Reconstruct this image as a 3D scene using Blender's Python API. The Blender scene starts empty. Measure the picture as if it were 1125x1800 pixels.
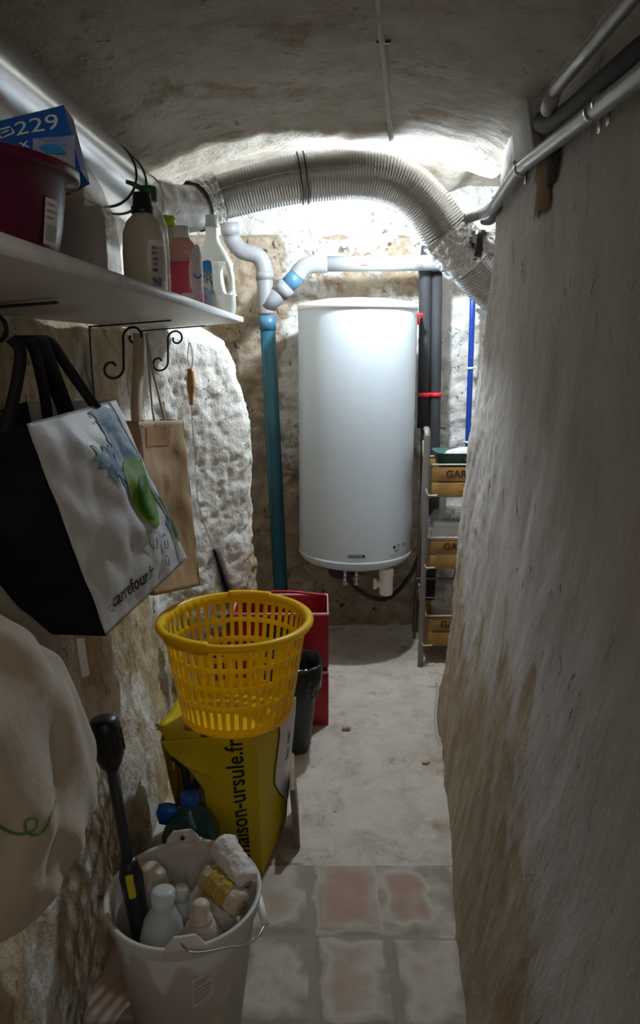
import bpy, bmesh, math, random
from mathutils import Vector, Matrix, noise
random.seed(7)
SC = bpy.context.scene
COL = SC.collection

# ------------------------------------------------------------ camera, light, exposure
F = 1300.0
TH = math.atan(295.0 / F)
CAM_H = 1.45
cd = bpy.data.cameras.new('camera'); cam = bpy.data.objects.new('camera', cd); COL.objects.link(cam)
cd.sensor_fit = 'VERTICAL'; cd.sensor_height = 36.0; cd.lens = 36.0 * F / 1800.0
cd.clip_start = 0.02
cam.location = (0, 0, CAM_H); cam.rotation_euler = (math.pi / 2 - TH, 0, 0)
SC.camera = cam
SC.view_settings.view_transform = 'Standard'
SC.view_settings.look = 'None'
SC.view_settings.gamma = 1.0
SC.view_settings.use_curve_mapping = False
SC.view_settings.exposure = 0.14

W = bpy.data.worlds.new('world'); SC.world = W; W.use_nodes = True
W.node_tree.nodes['Background'].inputs[0].default_value = (0.9, 0.88, 0.85, 1)
W.node_tree.nodes['Background'].inputs[1].default_value = 0.02

def lamp_data(name, kind, loc, energy, color, rot=(0, 0, 0), size=0.1, size_y=None):
    l = bpy.data.lights.new(name, kind); l.energy = energy; l.color = color
    if kind == 'AREA':
        l.size = size
        if size_y: l.shape = 'RECTANGLE'; l.size_y = size_y
    else:
        l.shadow_soft_size = size
    o = bpy.data.objects.new(name, l); COL.objects.link(o); o.location = loc; o.rotation_euler = rot
    return o
BULB = Vector((0.285, 2.955, 2.008))
BULB_STRENGTH = 1480.0
# lamp of the neighbouring room, falling in behind the camera
lamp_data('doorway_light', 'AREA', (0.05, -0.85, 1.80), 5.2, (1.0, 0.90, 0.78), (math.radians(84), 0, 0), 0.8, 0.9)

# ------------------------------------------------------------ helpers
def sm(a, b, x):
    if a == b: return 0.0 if x < a else 1.0
    t = max(0.0, min(1.0, (x - a) / (b - a))); return t * t * (3 - 2 * t)
def lerp(a, b, t): return a + (b - a) * t
def ray(px, py):
    u = (px - 562.5) / F; v = (900.0 - py) / F
    return Vector((u, math.cos(TH) + v * math.sin(TH), -math.sin(TH) + v * math.cos(TH)))
def P(px, py, Y):
    d = ray(px, py); t = Y / d.y
    return Vector((d.x * t, Y, CAM_H + d.z * t))
def fbm(p, o=3):
    s = 0; a = 1.0
    for i in range(o):
        s += a * noise.noise(p); p = p * 2.07 + Vector((3.1, 1.7, 5.3)); a *= 0.5
    return s
def interp(tab, x):
    if x <= tab[0][0]: return tab[0][1]
    for (a, va), (b, vb) in zip(tab, tab[1:]):
        if x <= b: return va + (vb - va) * (x - a) / (b - a)
    return tab[-1][1]

TW = {}   # world translation of each parent
def mesh_obj(name, verts, faces, mats, parent=None, smooth=True, origin=None, attrs=None, midx=None):
    T = Vector((0, 0, 0))
    if parent is not None: T = TW[parent.name]
    elif origin is not None: T = Vector(origin)
    else:
        xs = [v[0] for v in verts]; ys = [v[1] for v in verts]; zs = [v[2] for v in verts]
        T = Vector(((min(xs) + max(xs)) / 2, (min(ys) + max(ys)) / 2, min(zs)))
    me = bpy.data.meshes.new(name)
    me.from_pydata([tuple(Vector(v) - T) for v in verts], [], faces)
    if not isinstance(mats, (list, tuple)): mats = [mats]
    for m in mats: me.materials.append(m)
    if smooth: me.polygons.foreach_set('use_smooth', [True] * len(me.polygons))
    if midx: me.polygons.foreach_set('material_index', midx)
    if attrs:
        for an, vals in attrs.items():
            a = me.attributes.new(an, 'FLOAT', 'POINT'); a.data.foreach_set('value', vals)
    me.validate(); me.update()
    o = bpy.data.objects.new(name, me); COL.objects.link(o)
    if parent is not None: o.parent = parent
    else: o.location = T
    TW[o.name] = T
    return o
def thing(name, label, cat, loc, group=None):
    o = bpy.data.objects.new(name, None); COL.objects.link(o); o.empty_display_size = 0.05
    o.location = loc; TW[o.name] = Vector(loc)
    return tag(o, label, cat, group)
def tag(o, label, cat, group=None):
    o['label'] = label; o['category'] = cat
    if group: o['group'] = group
    return o
def copy_tree(src, delta, parent=None):
    c = src.copy(); COL.objects.link(c)
    if parent is None: c.location = src.location + Vector(delta)
    else: c.parent = parent
    for ch in [o for o in list(COL.objects) if o.parent == src]: copy_tree(ch, delta, c)
    return c
def solid(o, t, off=0.0, sub=0):
    m = o.modifiers.new('s', 'SOLIDIFY'); m.thickness = t; m.offset = off
    if sub:
        s = o.modifiers.new('u', 'SUBSURF'); s.levels = s.render_levels = sub
    return o

class G:
    """collects geometry of one mesh, in world coordinates"""
    def __init__(s): s.v = []; s.f = []
    def add(s, v, f):
        n = len(s.v); s.v += [Vector(a) for a in v]; s.f += [tuple(i + n for i in q) for q in f]; return s
    def obj(s, name, mat, parent=None, smooth=True, origin=None):
        return mesh_obj(name, s.v, s.f, mat, parent, smooth, origin)
    def xf(s, M, start=0):
        for i in range(start, len(s.v)): s.v[i] = M @ s.v[i]
        return s
    def box(s, c, d, bev=0.0, rot=None, seg=2):
        bm = bmesh.new(); bmesh.ops.create_cube(bm, size=1)
        for v in bm.verts: v.co = Vector((v.co.x * d[0], v.co.y * d[1], v.co.z * d[2]))
        if bev > 0: bmesh.ops.bevel(bm, geom=bm.edges[:], offset=bev, segments=seg, profile=0.5, affect='EDGES')
        M = Matrix.Translation(Vector(c)) @ (rot.to_4x4() if rot else Matrix.Identity(4))
        bm.verts.index_update()
        s.add([M @ v.co for v in bm.verts], [[v.index for v in f.verts] for f in bm.faces]); bm.free(); return s
    def lathe(s, prof, c=(0, 0, 0), seg=48, cap0=False, cap1=False, M=None, wob=None):
        v = []; f = []; n = len(prof)
        for i, (r, z) in enumerate(prof):
            for k in range(seg):
                a = 2 * math.pi * k / seg; rr = r
                if wob: rr = r + wob(a, z, i)
                p = Vector((rr * math.cos(a), rr * math.sin(a), z))
                v.append((M @ p if M else p) + Vector(c))
        for i in range(n - 1):
            for k in range(seg):
                k2 = (k + 1) % seg
                f.append((i * seg + k, i * seg + k2, (i + 1) * seg + k2, (i + 1) * seg + k))
        if cap0: f.append(tuple(range(seg - 1, -1, -1)))
        if cap1: f.append(tuple((n - 1) * seg + k for k in range(seg)))
        return s.add(v, f)
    def loft(s, secs, seg=40, cap0=True, cap1=True, M=None, wob=None):
        # secs: (z, cx, cy, ax, ay, exponent)
        v = []; f = []; n = len(secs)
        for i, (z, cx, cy, ax, ay, ex) in enumerate(secs):
            for k in range(seg):
                a = 2 * math.pi * k / seg; c = math.cos(a); d = math.sin(a)
                p = Vector((cx + ax * math.copysign(abs(c) ** (2 / ex), c), cy + ay * math.copysign(abs(d) ** (2 / ex), d), z))
                if wob: p = p + wob(p, a, i)
                v.append(M @ p if M else p)
        for i in range(n - 1):
            for k in range(seg):
                k2 = (k + 1) % seg
                f.append((i * seg + k, i * seg + k2, (i + 1) * seg + k2, (i + 1) * seg + k))
        if cap0: f.append(tuple(range(seg - 1, -1, -1)))
        if cap1: f.append(tuple((n - 1) * seg + k for k in range(seg)))
        return s.add(v, f)
    def tube(s, pts, r, seg=12, caps=True, rfn=None, flat=1.0):
        pts = [Vector(p) for p in pts]; n = len(pts); v = []; f = []
        T = []
        for i in range(n):
            a = pts[max(0, i - 1)]; b = pts[min(n - 1, i + 1)]
            d = b - a; T.append(d.normalized() if d.length > 1e-9 else Vector((0, 0, 1)))
        up = Vector((0, 0, 1)) if abs(T[0].z) < 0.9 else Vector((0, 1, 0))
        N = (up - T[0] * up.dot(T[0])).normalized(); L = 0
        for i in range(n):
            if i:
                N = N - T[i] * N.dot(T[i]); N.normalize(); L += (pts[i] - pts[i - 1]).length
            B = T[i].cross(N)
            rad = r[i] if isinstance(r, (list, tuple)) else r
            for k in range(seg):
                a = 2 * math.pi * k / seg
                rr = rad + (rfn(L, a) if rfn else 0)
                v.append(pts[i] + N * (rr * math.cos(a)) + B * (rr * flat * math.sin(a)))
        for i in range(n - 1):
            for k in range(seg):
                k2 = (k + 1) % seg
                f.append((i * seg + k, (i + 1) * seg + k, (i + 1) * seg + k2, i * seg + k2))
        if caps:
            f.append(tuple(range(seg))); f.append(tuple((n - 1) * seg + k for k in range(seg - 1, -1, -1)))
        return s.add(v, f)
    def patch(s, fn, nu, nv):
        v = [fn(i / nu, j / nv) for j in range(nv + 1) for i in range(nu + 1)]
        f = [(j * (nu + 1) + i, j * (nu + 1) + i + 1, (j + 1) * (nu + 1) + i + 1, (j + 1) * (nu + 1) + i) for j in range(nv) for i in range(nu)]
        return s.add(v, f)
    def poly(s, pts, fn, off=0.0):
        # convex polygon (in uv) fanned about its centre, mapped by fn
        cx = sum(p[0] for p in pts) / len(pts); cy = sum(p[1] for p in pts) / len(pts)
        v = [fn(cx, cy)]; rings = 12; f = []; n = len(pts)
        for r in range(1, rings + 1):
            for p in pts: v.append(fn(lerp(cx, p[0], r / rings), lerp(cy, p[1], r / rings)))
        for k in range(n):
            k2 = (k + 1) % n; f.append((0, 1 + k, 1 + k2))
            for r in range(1, rings):
                a = 1 + (r - 1) * n; b = 1 + r * n
                f.append((a + k, b + k, b + k2, a + k2))
        return s.add(v, f)

def smooth_path(pts, n=12):
    pts = [Vector(p) for p in pts]; out = []
    for i in range(len(pts) - 1):
        p0 = pts[max(0, i - 1)]; p1 = pts[i]; p2 = pts[i + 1]; p3 = pts[min(len(pts) - 1, i + 2)]
        for k in range(n):
            t = k / n
            out.append(0.5 * ((2 * p1) + (p2 - p0) * t + (2 * p0 - 5 * p1 + 4 * p2 - p3) * t * t + (3 * p1 - p0 - 3 * p2 + p3) * t ** 3))
    out.append(pts[-1]); return out
def resample(pts, step):
    out = [pts[0]]; acc = 0
    for a, b in zip(pts, pts[1:]):
        L = (b - a).length; d = step - acc
        while d <= L and L > 0:
            out.append(a.lerp(b, d / L)); d += step
        acc = (acc + L) % step
    out.append(pts[-1]); return out

def quadfn(A, B, C, D, bulge=0.0, wr=0.0, off=0.0, ws=9.0, flip=1):
    # u along A->B (top), v down from top (0) to bottom (1); corners A B top, C under B, D under A
    A, B, C, D = map(Vector, (A, B, C, D))
    N = ((B - A).cross(D - A)).normalized() * flip
    def fn(u, v):
        p = A.lerp(B, u).lerp(D.lerp(C, u), v)
        w = math.sin(math.pi * max(0, min(1, u))) * math.sin(math.pi * max(0, min(1, v)))
        n = fbm(p * ws, 2) * wr * (0.25 + 0.75 * math.sqrt(max(0, w)))
        return p + N * (bulge * w + n + off)
    return fn

def text_uv(s, size=1.0, spacing=1.0, bold=0.0):
    c = bpy.data.curves.new('t', 'FONT'); c.body = s; c.size = size; c.space_character = spacing
    c.align_x = 'CENTER'; c.align_y = 'CENTER'; c.resolution_u = 3; c.offset = bold
    o = bpy.data.objects.new('t', c); COL.objects.link(o)
    me = bpy.data.meshes.new_from_object(o)
    bpy.data.objects.remove(o)
    vs = [(v.co.x, v.co.y) for v in me.vertices]; fs = [tuple(p.vertices) for p in me.polygons]
    return vs, fs
def text_on(name, s, mapfn, mat, parent, size=1.0, spacing=1.0, bold=0.0):
    vs, fs = text_uv(s, size, spacing, bold)
    return mesh_obj(name, [mapfn(x, y) for x, y in vs], fs, mat, parent, False)

# ------------------------------------------------------------ materials
def newmat(name):
    m = bpy.data.materials.new(name); m.use_nodes = True
    return m, m.node_tree, m.node_tree.nodes['Principled BSDF']
def pm(name, col, rough=0.5, metal=0.0, spec=0.5, nscale=0, namt=0.0, col2=None, bump=0.0, bscale=60, trans=0.0, transl=0.0, ior=1.45, alpha=1.0, sheen=0.0, coat=0.0):
    m, nt, b = newmat(name)
    b.inputs['Roughness'].default_value = rough; b.inputs['Metallic'].default_value = metal
    b.inputs['Specular IOR Level'].default_value = spec; b.inputs['IOR'].default_value = ior
    b.inputs['Transmission Weight'].default_value = trans; b.inputs['Alpha'].default_value = alpha
    b.inputs['Sheen Weight'].default_value = sheen; b.inputs['Coat Weight'].default_value = coat
    c = (*col, 1)
    tc = nt.nodes.new('ShaderNodeTexCoord')
    nz = nt.nodes.new('ShaderNodeTexNoise'); nz.inputs['Scale'].default_value = nscale or 20; nz.inputs['Detail'].default_value = 6
    nt.links.new(tc.outputs['Object'], nz.inputs['Vector'])
    mx = nt.nodes.new('ShaderNodeMix'); mx.data_type = 'RGBA'
    mx.inputs['A'].default_value = c
    mx.inputs['B'].default_value = (*(col2 or [x * 0.8 for x in col]), 1)
    rp = nt.nodes.new('ShaderNodeMapRange'); rp.inputs['From Min'].default_value = 0.42; rp.inputs['From Max'].default_value = 0.68
    rp.inputs['To Max'].default_value = namt if (namt or col2) else 0.25
    if col2 and not namt: rp.inputs['To Max'].default_value = 1.0
    nt.links.new(nz.outputs['Fac'], rp.inputs['Value']); nt.links.new(rp.outputs['Result'], mx.inputs['Factor'])
    nt.links.new(mx.outputs['Result'], b.inputs['Base Color'])
    if bump:
        n2 = nt.nodes.new('ShaderNodeTexNoise'); n2.inputs['Scale'].default_value = bscale; n2.inputs['Detail'].default_value = 5
        nt.links.new(tc.outputs['Object'], n2.inputs['Vector'])
        bp = nt.nodes.new('ShaderNodeBump'); bp.inputs['Strength'].default_value = 1.0; bp.inputs['Distance'].default_value = bump
        nt.links.new(n2.outputs['Fac'], bp.inputs['Height']); nt.links.new(bp.outputs['Normal'], b.inputs['Normal'])
    if transl:
        out = nt.nodes['Material Output']; t = nt.nodes.new('ShaderNodeBsdfTranslucent'); ms = nt.nodes.new('ShaderNodeMixShader')
        ms.inputs[0].default_value = transl; nt.links.new(mx.outputs['Result'], t.inputs['Color'])
        nt.links.new(b.outputs[0], ms.inputs[1]); nt.links.new(t.outputs[0], ms.inputs[2]); nt.links.new(ms.outputs[0], out.inputs[0])
    return m

def plaster(name, wash, wash2, stone, stone2, dark, washamt=0.5, pit=0.5, bump=0.012, streak=1.0, attr=True, fleck=0.0, bscale=38.0, stain=None, stamt=0.0):
    """lime plaster: whitewash over stone / render, with pits; 'wash' attribute shifts the cover"""
    m, nt, b = newmat(name); N = nt.nodes; L = nt.links
    b.inputs['Roughness'].default_value = 0.9; b.inputs['Specular IOR Level'].default_value = 0.25
    geo = N.new('ShaderNodeNewGeometry')
    mp = N.new('ShaderNodeMapping'); mp.inputs['Scale'].default_value = (1, 1, 1.0 / streak)
    L.new(geo.outputs['Position'], mp.inputs['Vector'])
    def nz(sc, det=8, rough=0.6, vec=None, dist=0.0):
        n = N.new('ShaderNodeTexNoise'); n.inputs['Scale'].default_value = sc; n.inputs['Detail'].default_value = det
        n.inputs['Roughness'].default_value = rough; n.inputs['Distortion'].default_value = dist
        L.new((vec or mp).outputs[0], n.inputs['Vector']); return n
    def mr(src, a, c, lo=0.0, hi=1.0):
        r = N.new('ShaderNodeMapRange'); r.inputs['From Min'].default_value = a; r.inputs['From Max'].default_value = c
        r.inputs['To Min'].default_value = lo; r.inputs['To Max'].default_value = hi
        L.new(src, r.inputs['Value']); return r.outputs['Result']
    def mix(f, a, c):
        x = N.new('ShaderNodeMix'); x.data_type = 'RGBA'
        if isinstance(f, float): x.inputs['Factor'].default_value = f
        else: L.new(f, x.inputs['Factor'])
        for k, s in (('A', a), ('B', c)):
            if isinstance(s, tuple): x.inputs[k].default_value = (*s, 1)
            else: L.new(s, x.inputs[k])
        return x.outputs['Result']
    def math_(op, a, c):
        x = N.new('ShaderNodeMath'); x.operation = op
        for i, s in enumerate((a, c)):
            if isinstance(s, (int, float)): x.inputs[i].default_value = s
            else: L.new(s, x.inputs[i])
        return x.outputs[0]
    n1 = nz(3.2, 10, 0.62, dist=0.3); n2 = nz(14, 8, 0.65); n3 = nz(55, 4, 0.6); n4 = nz(8.5, 10, 0.7, dist=0.6)
    stc = mix(mr(n2.outputs['Fac'], 0.4, 0.62), stone, stone2)
    wc = mix(mr(n4.outputs['Fac'], 0.42, 0.66), wash, wash2)
    cover = n1.outputs['Fac']
    cover = math_('ADD', cover, math_('MULTIPLY', math_('SUBTRACT', n4.outputs['Fac'], 0.5), 0.5))
    if attr:
        at = N.new('ShaderNodeAttribute'); at.attribute_name = 'wash'
        cover = math_('ADD', cover, math_('SUBTRACT', at.outputs['Fac'], 0.5))
    else:
        cover = math_('ADD', cover, washamt - 0.5)
    c = mix(mr(cover, 0.46, 0.54), stc, wc)
    if stain:
        n5 = nz(6.0, 9, 0.7, dist=0.4)
        c = mix(mr(n5.outputs['Fac'], 0.5, 0.66, 0, stamt), c, stain)
    pf = nz(30, 6, 0.7, dist=0.8)
    pits = mr(pf.outputs['Fac'], 0.60, 0.67)
    pl = nz(4.5, 3, 0.5)
    pits = math_('MULTIPLY', pits, mr(pl.outputs['Fac'], 0.42, 0.6, 0, pit))
    c = mix(pits, c, dark)
    if fleck:
        vf = nz(90, 3, 0.6); c = mix(mr(vf.outputs['Fac'], 0.62, 0.7, 0, fleck), c, (0.8, 0.8, 0.78))
    L.new(c, b.inputs['Base Color'])
    h = math_('ADD', math_('MULTIPLY', n3.outputs['Fac'], 0.25), math_('MULTIPLY', n2.outputs['Fac'], 1.0))
    h = math_('SUBTRACT', h, math_('MULTIPLY', pits, 0.8))
    h = math_('ADD', h, math_('MULTIPLY', mr(cover, 0.44, 0.54), 0.25))
    bp = N.new('ShaderNodeBump'); bp.inputs['Distance'].default_value = bump
    L.new(h, bp.inputs['Height']); L.new(bp.outputs[0], b.inputs['Normal'])
    return m

M = {}
M['ceil'] = plaster('ceiling_plaster', (.45, .41, .35), (.36, .315, .255), (.25, .195, .13), (.34, .29, .22), (.10, .075, .05), 0.62, 0.5, 0.012, 1.0, attr=False, stain=(.22, .17, .11), stamt=0.45)
M['right'] = plaster('right_wall_plaster', (.48, .445, .42), (.41, .37, .34), (.30, .22, .13), (.38, .32, .24), (.06, .04, .025), 0.6, 0.8, 0.0045, 2.0, attr=True, fleck=0.25)
M['left'] = plaster('left_wall_plaster', (.70, .68, .64), (.56, .51, .43), (.38, .28, .15), (.48, .39, .26), (.07, .05, .035), 0.5, 0.9, 0.020, 1.3, attr=True, fleck=0.2)
M['back'] = plaster('back_wall_plaster', (.72, .71, .69), (.56, .53, .48), (.31, .235, .16), (.43, .36, .285), (.06, .045, .03), 0.5, 0.9, 0.022, 1.0, attr=True)
M['floor'] = plaster('floor_concrete', (.55, .50, .44), (.44, .395, .34), (.30, .24, .17), (.36, .30, .23), (.09, .07, .05), 0.62, 0.45, 0.004, 1.0, attr=False, stain=(.27, .20, .13), stamt=0.5)

def tile_mat():
    m, nt, b = newmat('terracotta_tile'); N = nt.nodes; L = nt.links
    b.inputs['Roughness'].default_value = 0.75
    g = N.new('ShaderNodeNewGeometry'); at = N.new('ShaderNodeAttribute'); at.attribute_name = 'red'
    n = N.new('ShaderNodeTexNoise'); n.inputs['Scale'].default_value = 11; n.inputs['Detail'].default_value = 9; L.new(g.outputs['Position'], n.inputs['Vector'])
    a = N.new('ShaderNodeMath'); a.operation = 'ADD'; L.new(at.outputs['Fac'], a.inputs[0]); L.new(n.outputs['Fac'], a.inputs[1])
    r = N.new('ShaderNodeValToRGB'); L.new(a.outputs[0], r.inputs[0])
    e = r.color_ramp.elements; e[0].position = 0.18; e[0].color = (.25, .21, .165, 1); e[1].position = 1.25; e[1].color = (.33, .19, .14, 1)
    r.color_ramp.elements[1].position = 1.0
    x = r.color_ramp.elements.new(0.42); x.color = (.43, .38, .32, 1)
    x = r.color_ramp.elements.new(0.62); x.color = (.36, .295, .23, 1)
    x = r.color_ramp.elements.new(0.8); x.color = (.345, .225, .165, 1)
    L.new(r.outputs[0], b.inputs['Base Color'])
    n2 = N.new('ShaderNodeTexNoise'); n2.inputs['Scale'].default_value = 40; n2.inputs['Detail'].default_value = 6; L.new(g.outputs['Position'], n2.inputs['Vector'])
    bp = N.new('ShaderNodeBump'); bp.inputs['Distance'].default_value = 0.003; L.new(n2.outputs['Fac'], bp.inputs['Height']); L.new(bp.outputs[0], b.inputs['Normal'])
    return m
M['tile'] = tile_mat()
M['white_lacquer'] = pm("white_lacquer", (.58, .64, .69), 0.28, spec=0.5, nscale=3, namt=0.08)
M['white_plastic'] = pm('white_plastic', (.78, .78, .75), 0.4, nscale=8, namt=0.1)
M['shelf'] = pm('white_melamine', (.62, .58, .52), 0.38, nscale=6, namt=0.2)
M['shelf_edge'] = pm('shelf_edge_band', (.55, .56, .58), 0.5, nscale=40, namt=0.5, col2=(.40, .40, .41))
M['foil'] = pm('ribbed_foil', (.50, .49, .48), 0.33, metal=0.9, nscale=30, namt=0.3, bump=0.0012, bscale=120)
M['foil_tape'] = pm('crumpled_foil_tape', (.78, .78, .78), 0.22, metal=1.0, bump=0.012, bscale=45)
M['galv'] = pm('galvanised_sheet', (.60, .61, .63), 0.27, metal=1.0, nscale=18, namt=0.25)
M['conduit'] = pm('grey_conduit', (.36, .36, .355), 0.33, nscale=12, namt=0.2, metal=0.15)
M['black_iron'] = pm('black_iron', (.012, .011, .011), 0.45, metal=0.3)
M['black'] = pm('black_plastic', (.012, .012, .013), 0.4)
M['rubber'] = pm('black_foam', (.03, .032, .036), 0.75, bump=0.001)
M['darkcable'] = pm('dark_cable', (.035, .037, .045), 0.5)
M['pvc'] = pm('grey_pvc', (.24, .245, .26), 0.38, nscale=10, namt=0.2)
M['pvc_blue'] = pm('petrol_blue_pvc', (.018, .085, .12), 0.45, spec=.3, nscale=8, namt=0.5, col2=(.012, .05, .06))
M['pvc_blue_light'] = pm('faded_blue_pvc', (.05, .15, .25), 0.4, nscale=40, namt=0.4)
M['blue'] = pm('deep_blue_pipe', (.01, .045, .30), 0.4)
M['red'] = pm('red_plastic', (.45, .012, .03), 0.38, nscale=10, namt=0.2, transl=0.15)
M['redlip'] = pm('pale_red_rim', (.62, .30, .30), 0.4)
M['redtape'] = pm('red_tape', (.75, .02, .03), 0.5)
M['yellow'] = pm('yellow_plastic', (.95, .66, .004), 0.33, transl=0.42, nscale=5, namt=0.1)
M['yellow_bag'] = pm('yellow_woven_bag', (.70, .54, .008), 0.42, transl=0.18, nscale=6, namt=0.25, bump=0.004, bscale=14)
M['bag_white'] = pm('white_woven_bag', (.62, .61, .60), 0.52, spec=.3, transl=0.15, nscale=5, namt=0.2, bump=0.006, bscale=9, col2=(.52, .51, .51))
M['bag_black'] = pm('black_woven_bag', (.004, .004, .007), 0.65, spec=.2, bump=0.004, bscale=10)
M['strap_black'] = pm('black_webbing', (.010, .011, .016), 0.7)
M['kraft'] = pm('kraft_paper', (.38, .25, .13), 0.7, transl=0.12, nscale=4, namt=0.3, bump=0.006, bscale=12)
M['kraft_dark'] = pm('kraft_print', (.30, .15, .05), 0.7)
M['twine'] = pm('paper_twine', (.50, .40, .28), 0.7)
M['tote'] = pm('cream_cotton', (.43, .37, .29), 0.95, sheen=0.2, nscale=4.5, namt=0.9, col2=(.36, .27, .17), bump=0.006, bscale=14)
M['tote_stain'] = pm('cotton_edge', (.42, .33, .22), 0.95, nscale=9)
M['green_print'] = pm('green_print', (.09, .20, .03), 0.6)
M['lime'] = pm('lime_skin', (.10, .21, .006), 0.65, spec=.15, nscale=12, col2=(.20, .31, .01))
M['lime_core'] = pm('deep_green_print', (.035, .13, .008), 0.65, spec=.15, nscale=14)
M['splash'] = pm('blue_splash_print', (.035, .12, .20), 0.6, spec=.2, nscale=45, col2=(.30, .40, .47))
M['ink'] = pm('black_ink', (.01, .01, .01), 0.5)
M['maroon'] = pm('maroon_plastic', (.085, .006, .030), 0.30, nscale=8)
M['label_white'] = pm('paper_label', (.66, .65, .63), 0.55)
M['label_grey'] = pm('grey_print', (.30, .30, .32), 0.6)
M['label_dark'] = pm('dark_purple_print', (.06, .04, .12), 0.5, nscale=120, col2=(.35, .33, .42))
M['blue_pack'] = pm('blue_film', (.015, .10, .42), 0.28, bump=0.006, bscale=14)
M['text_white'] = pm('white_print', (.62, .70, .80), 0.4)
M['film'] = pm('clear_film', (.9, .9, .92), 0.12, trans=0.0, alpha=0.28, bump=0.02, bscale=18)
M['film2'] = pm('milky_film', (.72, .72, .74), 0.2, alpha=0.36, bump=0.03, bscale=14)
M['beige_card'] = pm('beige_card', (.30, .24, .18), 0.7, nscale=8)
M['orange_film'] = pm('orange_film', (.62, .36, .04), 0.5, nscale=12)
M['bottle_cream'] = pm('cream_bottle', (.56, .52, .44), 0.30, nscale=4, transl=0.2)
M['bottle_white'] = pm('milky_white_bottle', (.82, .83, .78), 0.32, transl=0.35)
M['pink'] = pm('pink_liquid_bottle', (.74, .17, .24), 0.22, transl=0.35, nscale=3)
M['pink_top'] = pm('pale_pink_bottle', (.78, .48, .40), 0.22, transl=0.45)
M['label_pink'] = pm('pale_pink_label', (.78, .62, .74), 0.3, nscale=30, col2=(.70, .45, .62))
M['label_blue'] = pm('blue_label', (.02, .28, .62), 0.35)
M['label_mix'] = pm('floral_label', (.30, .48, .62), 0.4, nscale=45, col2=(.30, .12, .28))
M['green_cap'] = pm('dark_green_cap', (.02, .11, .025), 0.4)
M['lime_cap'] = pm('lime_cap', (.55, .68, .01), 0.4, transl=0.3)
M['clear'] = pm('clear_bottle', (.92, .93, .93), 0.08, alpha=0.34)
M['wood'] = pm('crate_wood', (.36, .20, .055), 0.6, nscale=14, namt=0.8, col2=(.22, .115, .03), bump=0.001)
M['wood_ink'] = pm('burnt_print', (.05, .025, .01), 0.7)
M['handle_wood'] = pm('varnished_wood', (.50, .22, .05), 0.35, nscale=20, col2=(.38, .15, .03))
M['stick'] = pm('bare_wood', (.38, .27, .17), 0.6, nscale=14, col2=(.30, .20, .12))
M['rustmetal'] = pm('taupe_metal', (.22, .19, .165), 0.5, metal=0.3, nscale=14, namt=0.5)
M['cream_metal'] = pm('cream_wire', (.55, .50, .42), 0.45)
M['green_tray'] = pm('green_tray', (.045, .12, .095), 0.4)
M['white_cloth'] = pm('white_cloth', (.66, .63, .60), 0.95, nscale=10, namt=0.3, bump=0.01, bscale=40, sheen=0.3)
M['fleece'] = pm('roller_fleece', (.58, .50, .42), 0.95, nscale=9, namt=0.8, col2=(.45, .33, .12), bump=0.006, bscale=90)
M['fleece_yellow'] = pm('yellow_band_fleece', (.45, .30, .045), 0.95, nscale=14, bump=0.006, bscale=90)
M['bucket'] = pm('milky_bucket', (.74, .71, .67), 0.35, transl=0.4, nscale=5, namt=0.15)
M['peach'] = pm('peach_bottle', (.66, .55, .45), 0.4, transl=0.25)
M['frost'] = pm('frosted_bottle', (.74, .77, .76), 0.3, transl=0.5)
M['steel'] = pm('bright_steel', (.6, .6, .6), 0.25, metal=1.0)
M['bluecap'] = pm('blue_cap', (.005, .10, .50), 0.4)
M['water'] = pm('teal_bottle', (.02, .10, .12), 0.2, alpha=0.8)
M['yellow_button'] = pm('yellow_button', (.55, .48, .01), 0.4)
M['bag_liner'] = pm('black_bin_liner', (.012, .014, .017), 0.22, bump=0.006, bscale=30)
M['bin'] = pm('anthracite_bin', (.028, .034, .038), 0.45)
M['board'] = pm('old_plank', (.24, .19, .14), 0.8, nscale=9, col2=(.17, .13, .10))
M['stone'] = pm('stone_chip', (.45, .37, .27), 0.85)
M['grey_box'] = pm('box_cover', (.33, .32, .31), 0.5)
M['hole_shade'] = pm('painted_hole_shade', (.05, .04, .035), 0.95)
M['oldwood'] = pm('weathered_wood', (.20, .12, .05), 0.85, nscale=25, col2=(.14, .085, .04), bump=0.004)
M['stove'] = pm('dark_duct_tape', (.04, .04, .042), 0.35)
M['ceilstrip'] = pm('painted_conduit', (.40, .36, .31), 0.7, nscale=10)
def emis(name, col, s):
    m, nt, b = newmat(name); b.inputs['Emission Color'].default_value = (*col, 1); b.inputs['Emission Strength'].default_value = s
    b.inputs['Base Color'].default_value = (.9, .9, .9, 1); return m
M['bulb'] = emis('lit_bulb', (.80, .91, 1), BULB_STRENGTH)

# ------------------------------------------------------------ setting
def structure(o): o['kind'] = 'structure'; return o
def ceil_z(x, y):
    d = x - 0.04
    z = 2.126 - 0.25 * d * d - 0.20 * d ** 4
    z += 0.14 * sm(2.84, 2.99, y)
    return max(z, 1.0)
def plan_left(z):
    k = sm(1.62, 1.40, z)               # the wall stands further in below the shelf
    base = lerp(-0.665, -0.605, k) + 0.09 * sm(0.9, 0.0, z)
    b = interp([(0, 1.0), (0.9, 1.0), (1.2, .93), (1.38, .82), (1.46, .74), (1.53, .45), (1.6, .08), (1.7, 0)], z)
    tip = -0.268
    return [(base, -1.0), (base, 1.6), (base, 2.45), (lerp(base, -0.575, b), 2.60), (lerp(base, -0.43, b), 2.72), (lerp(base, tip - .02, b), 2.86),
            (lerp(base, tip, b), 2.92), (lerp(base, tip - .03, b), 3.0), (lerp(base, -0.42, b), 3.12), (lerp(base, -0.56, b), 3.25), (-0.66, 3.45), (-0.68, 3.95)]
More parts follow.
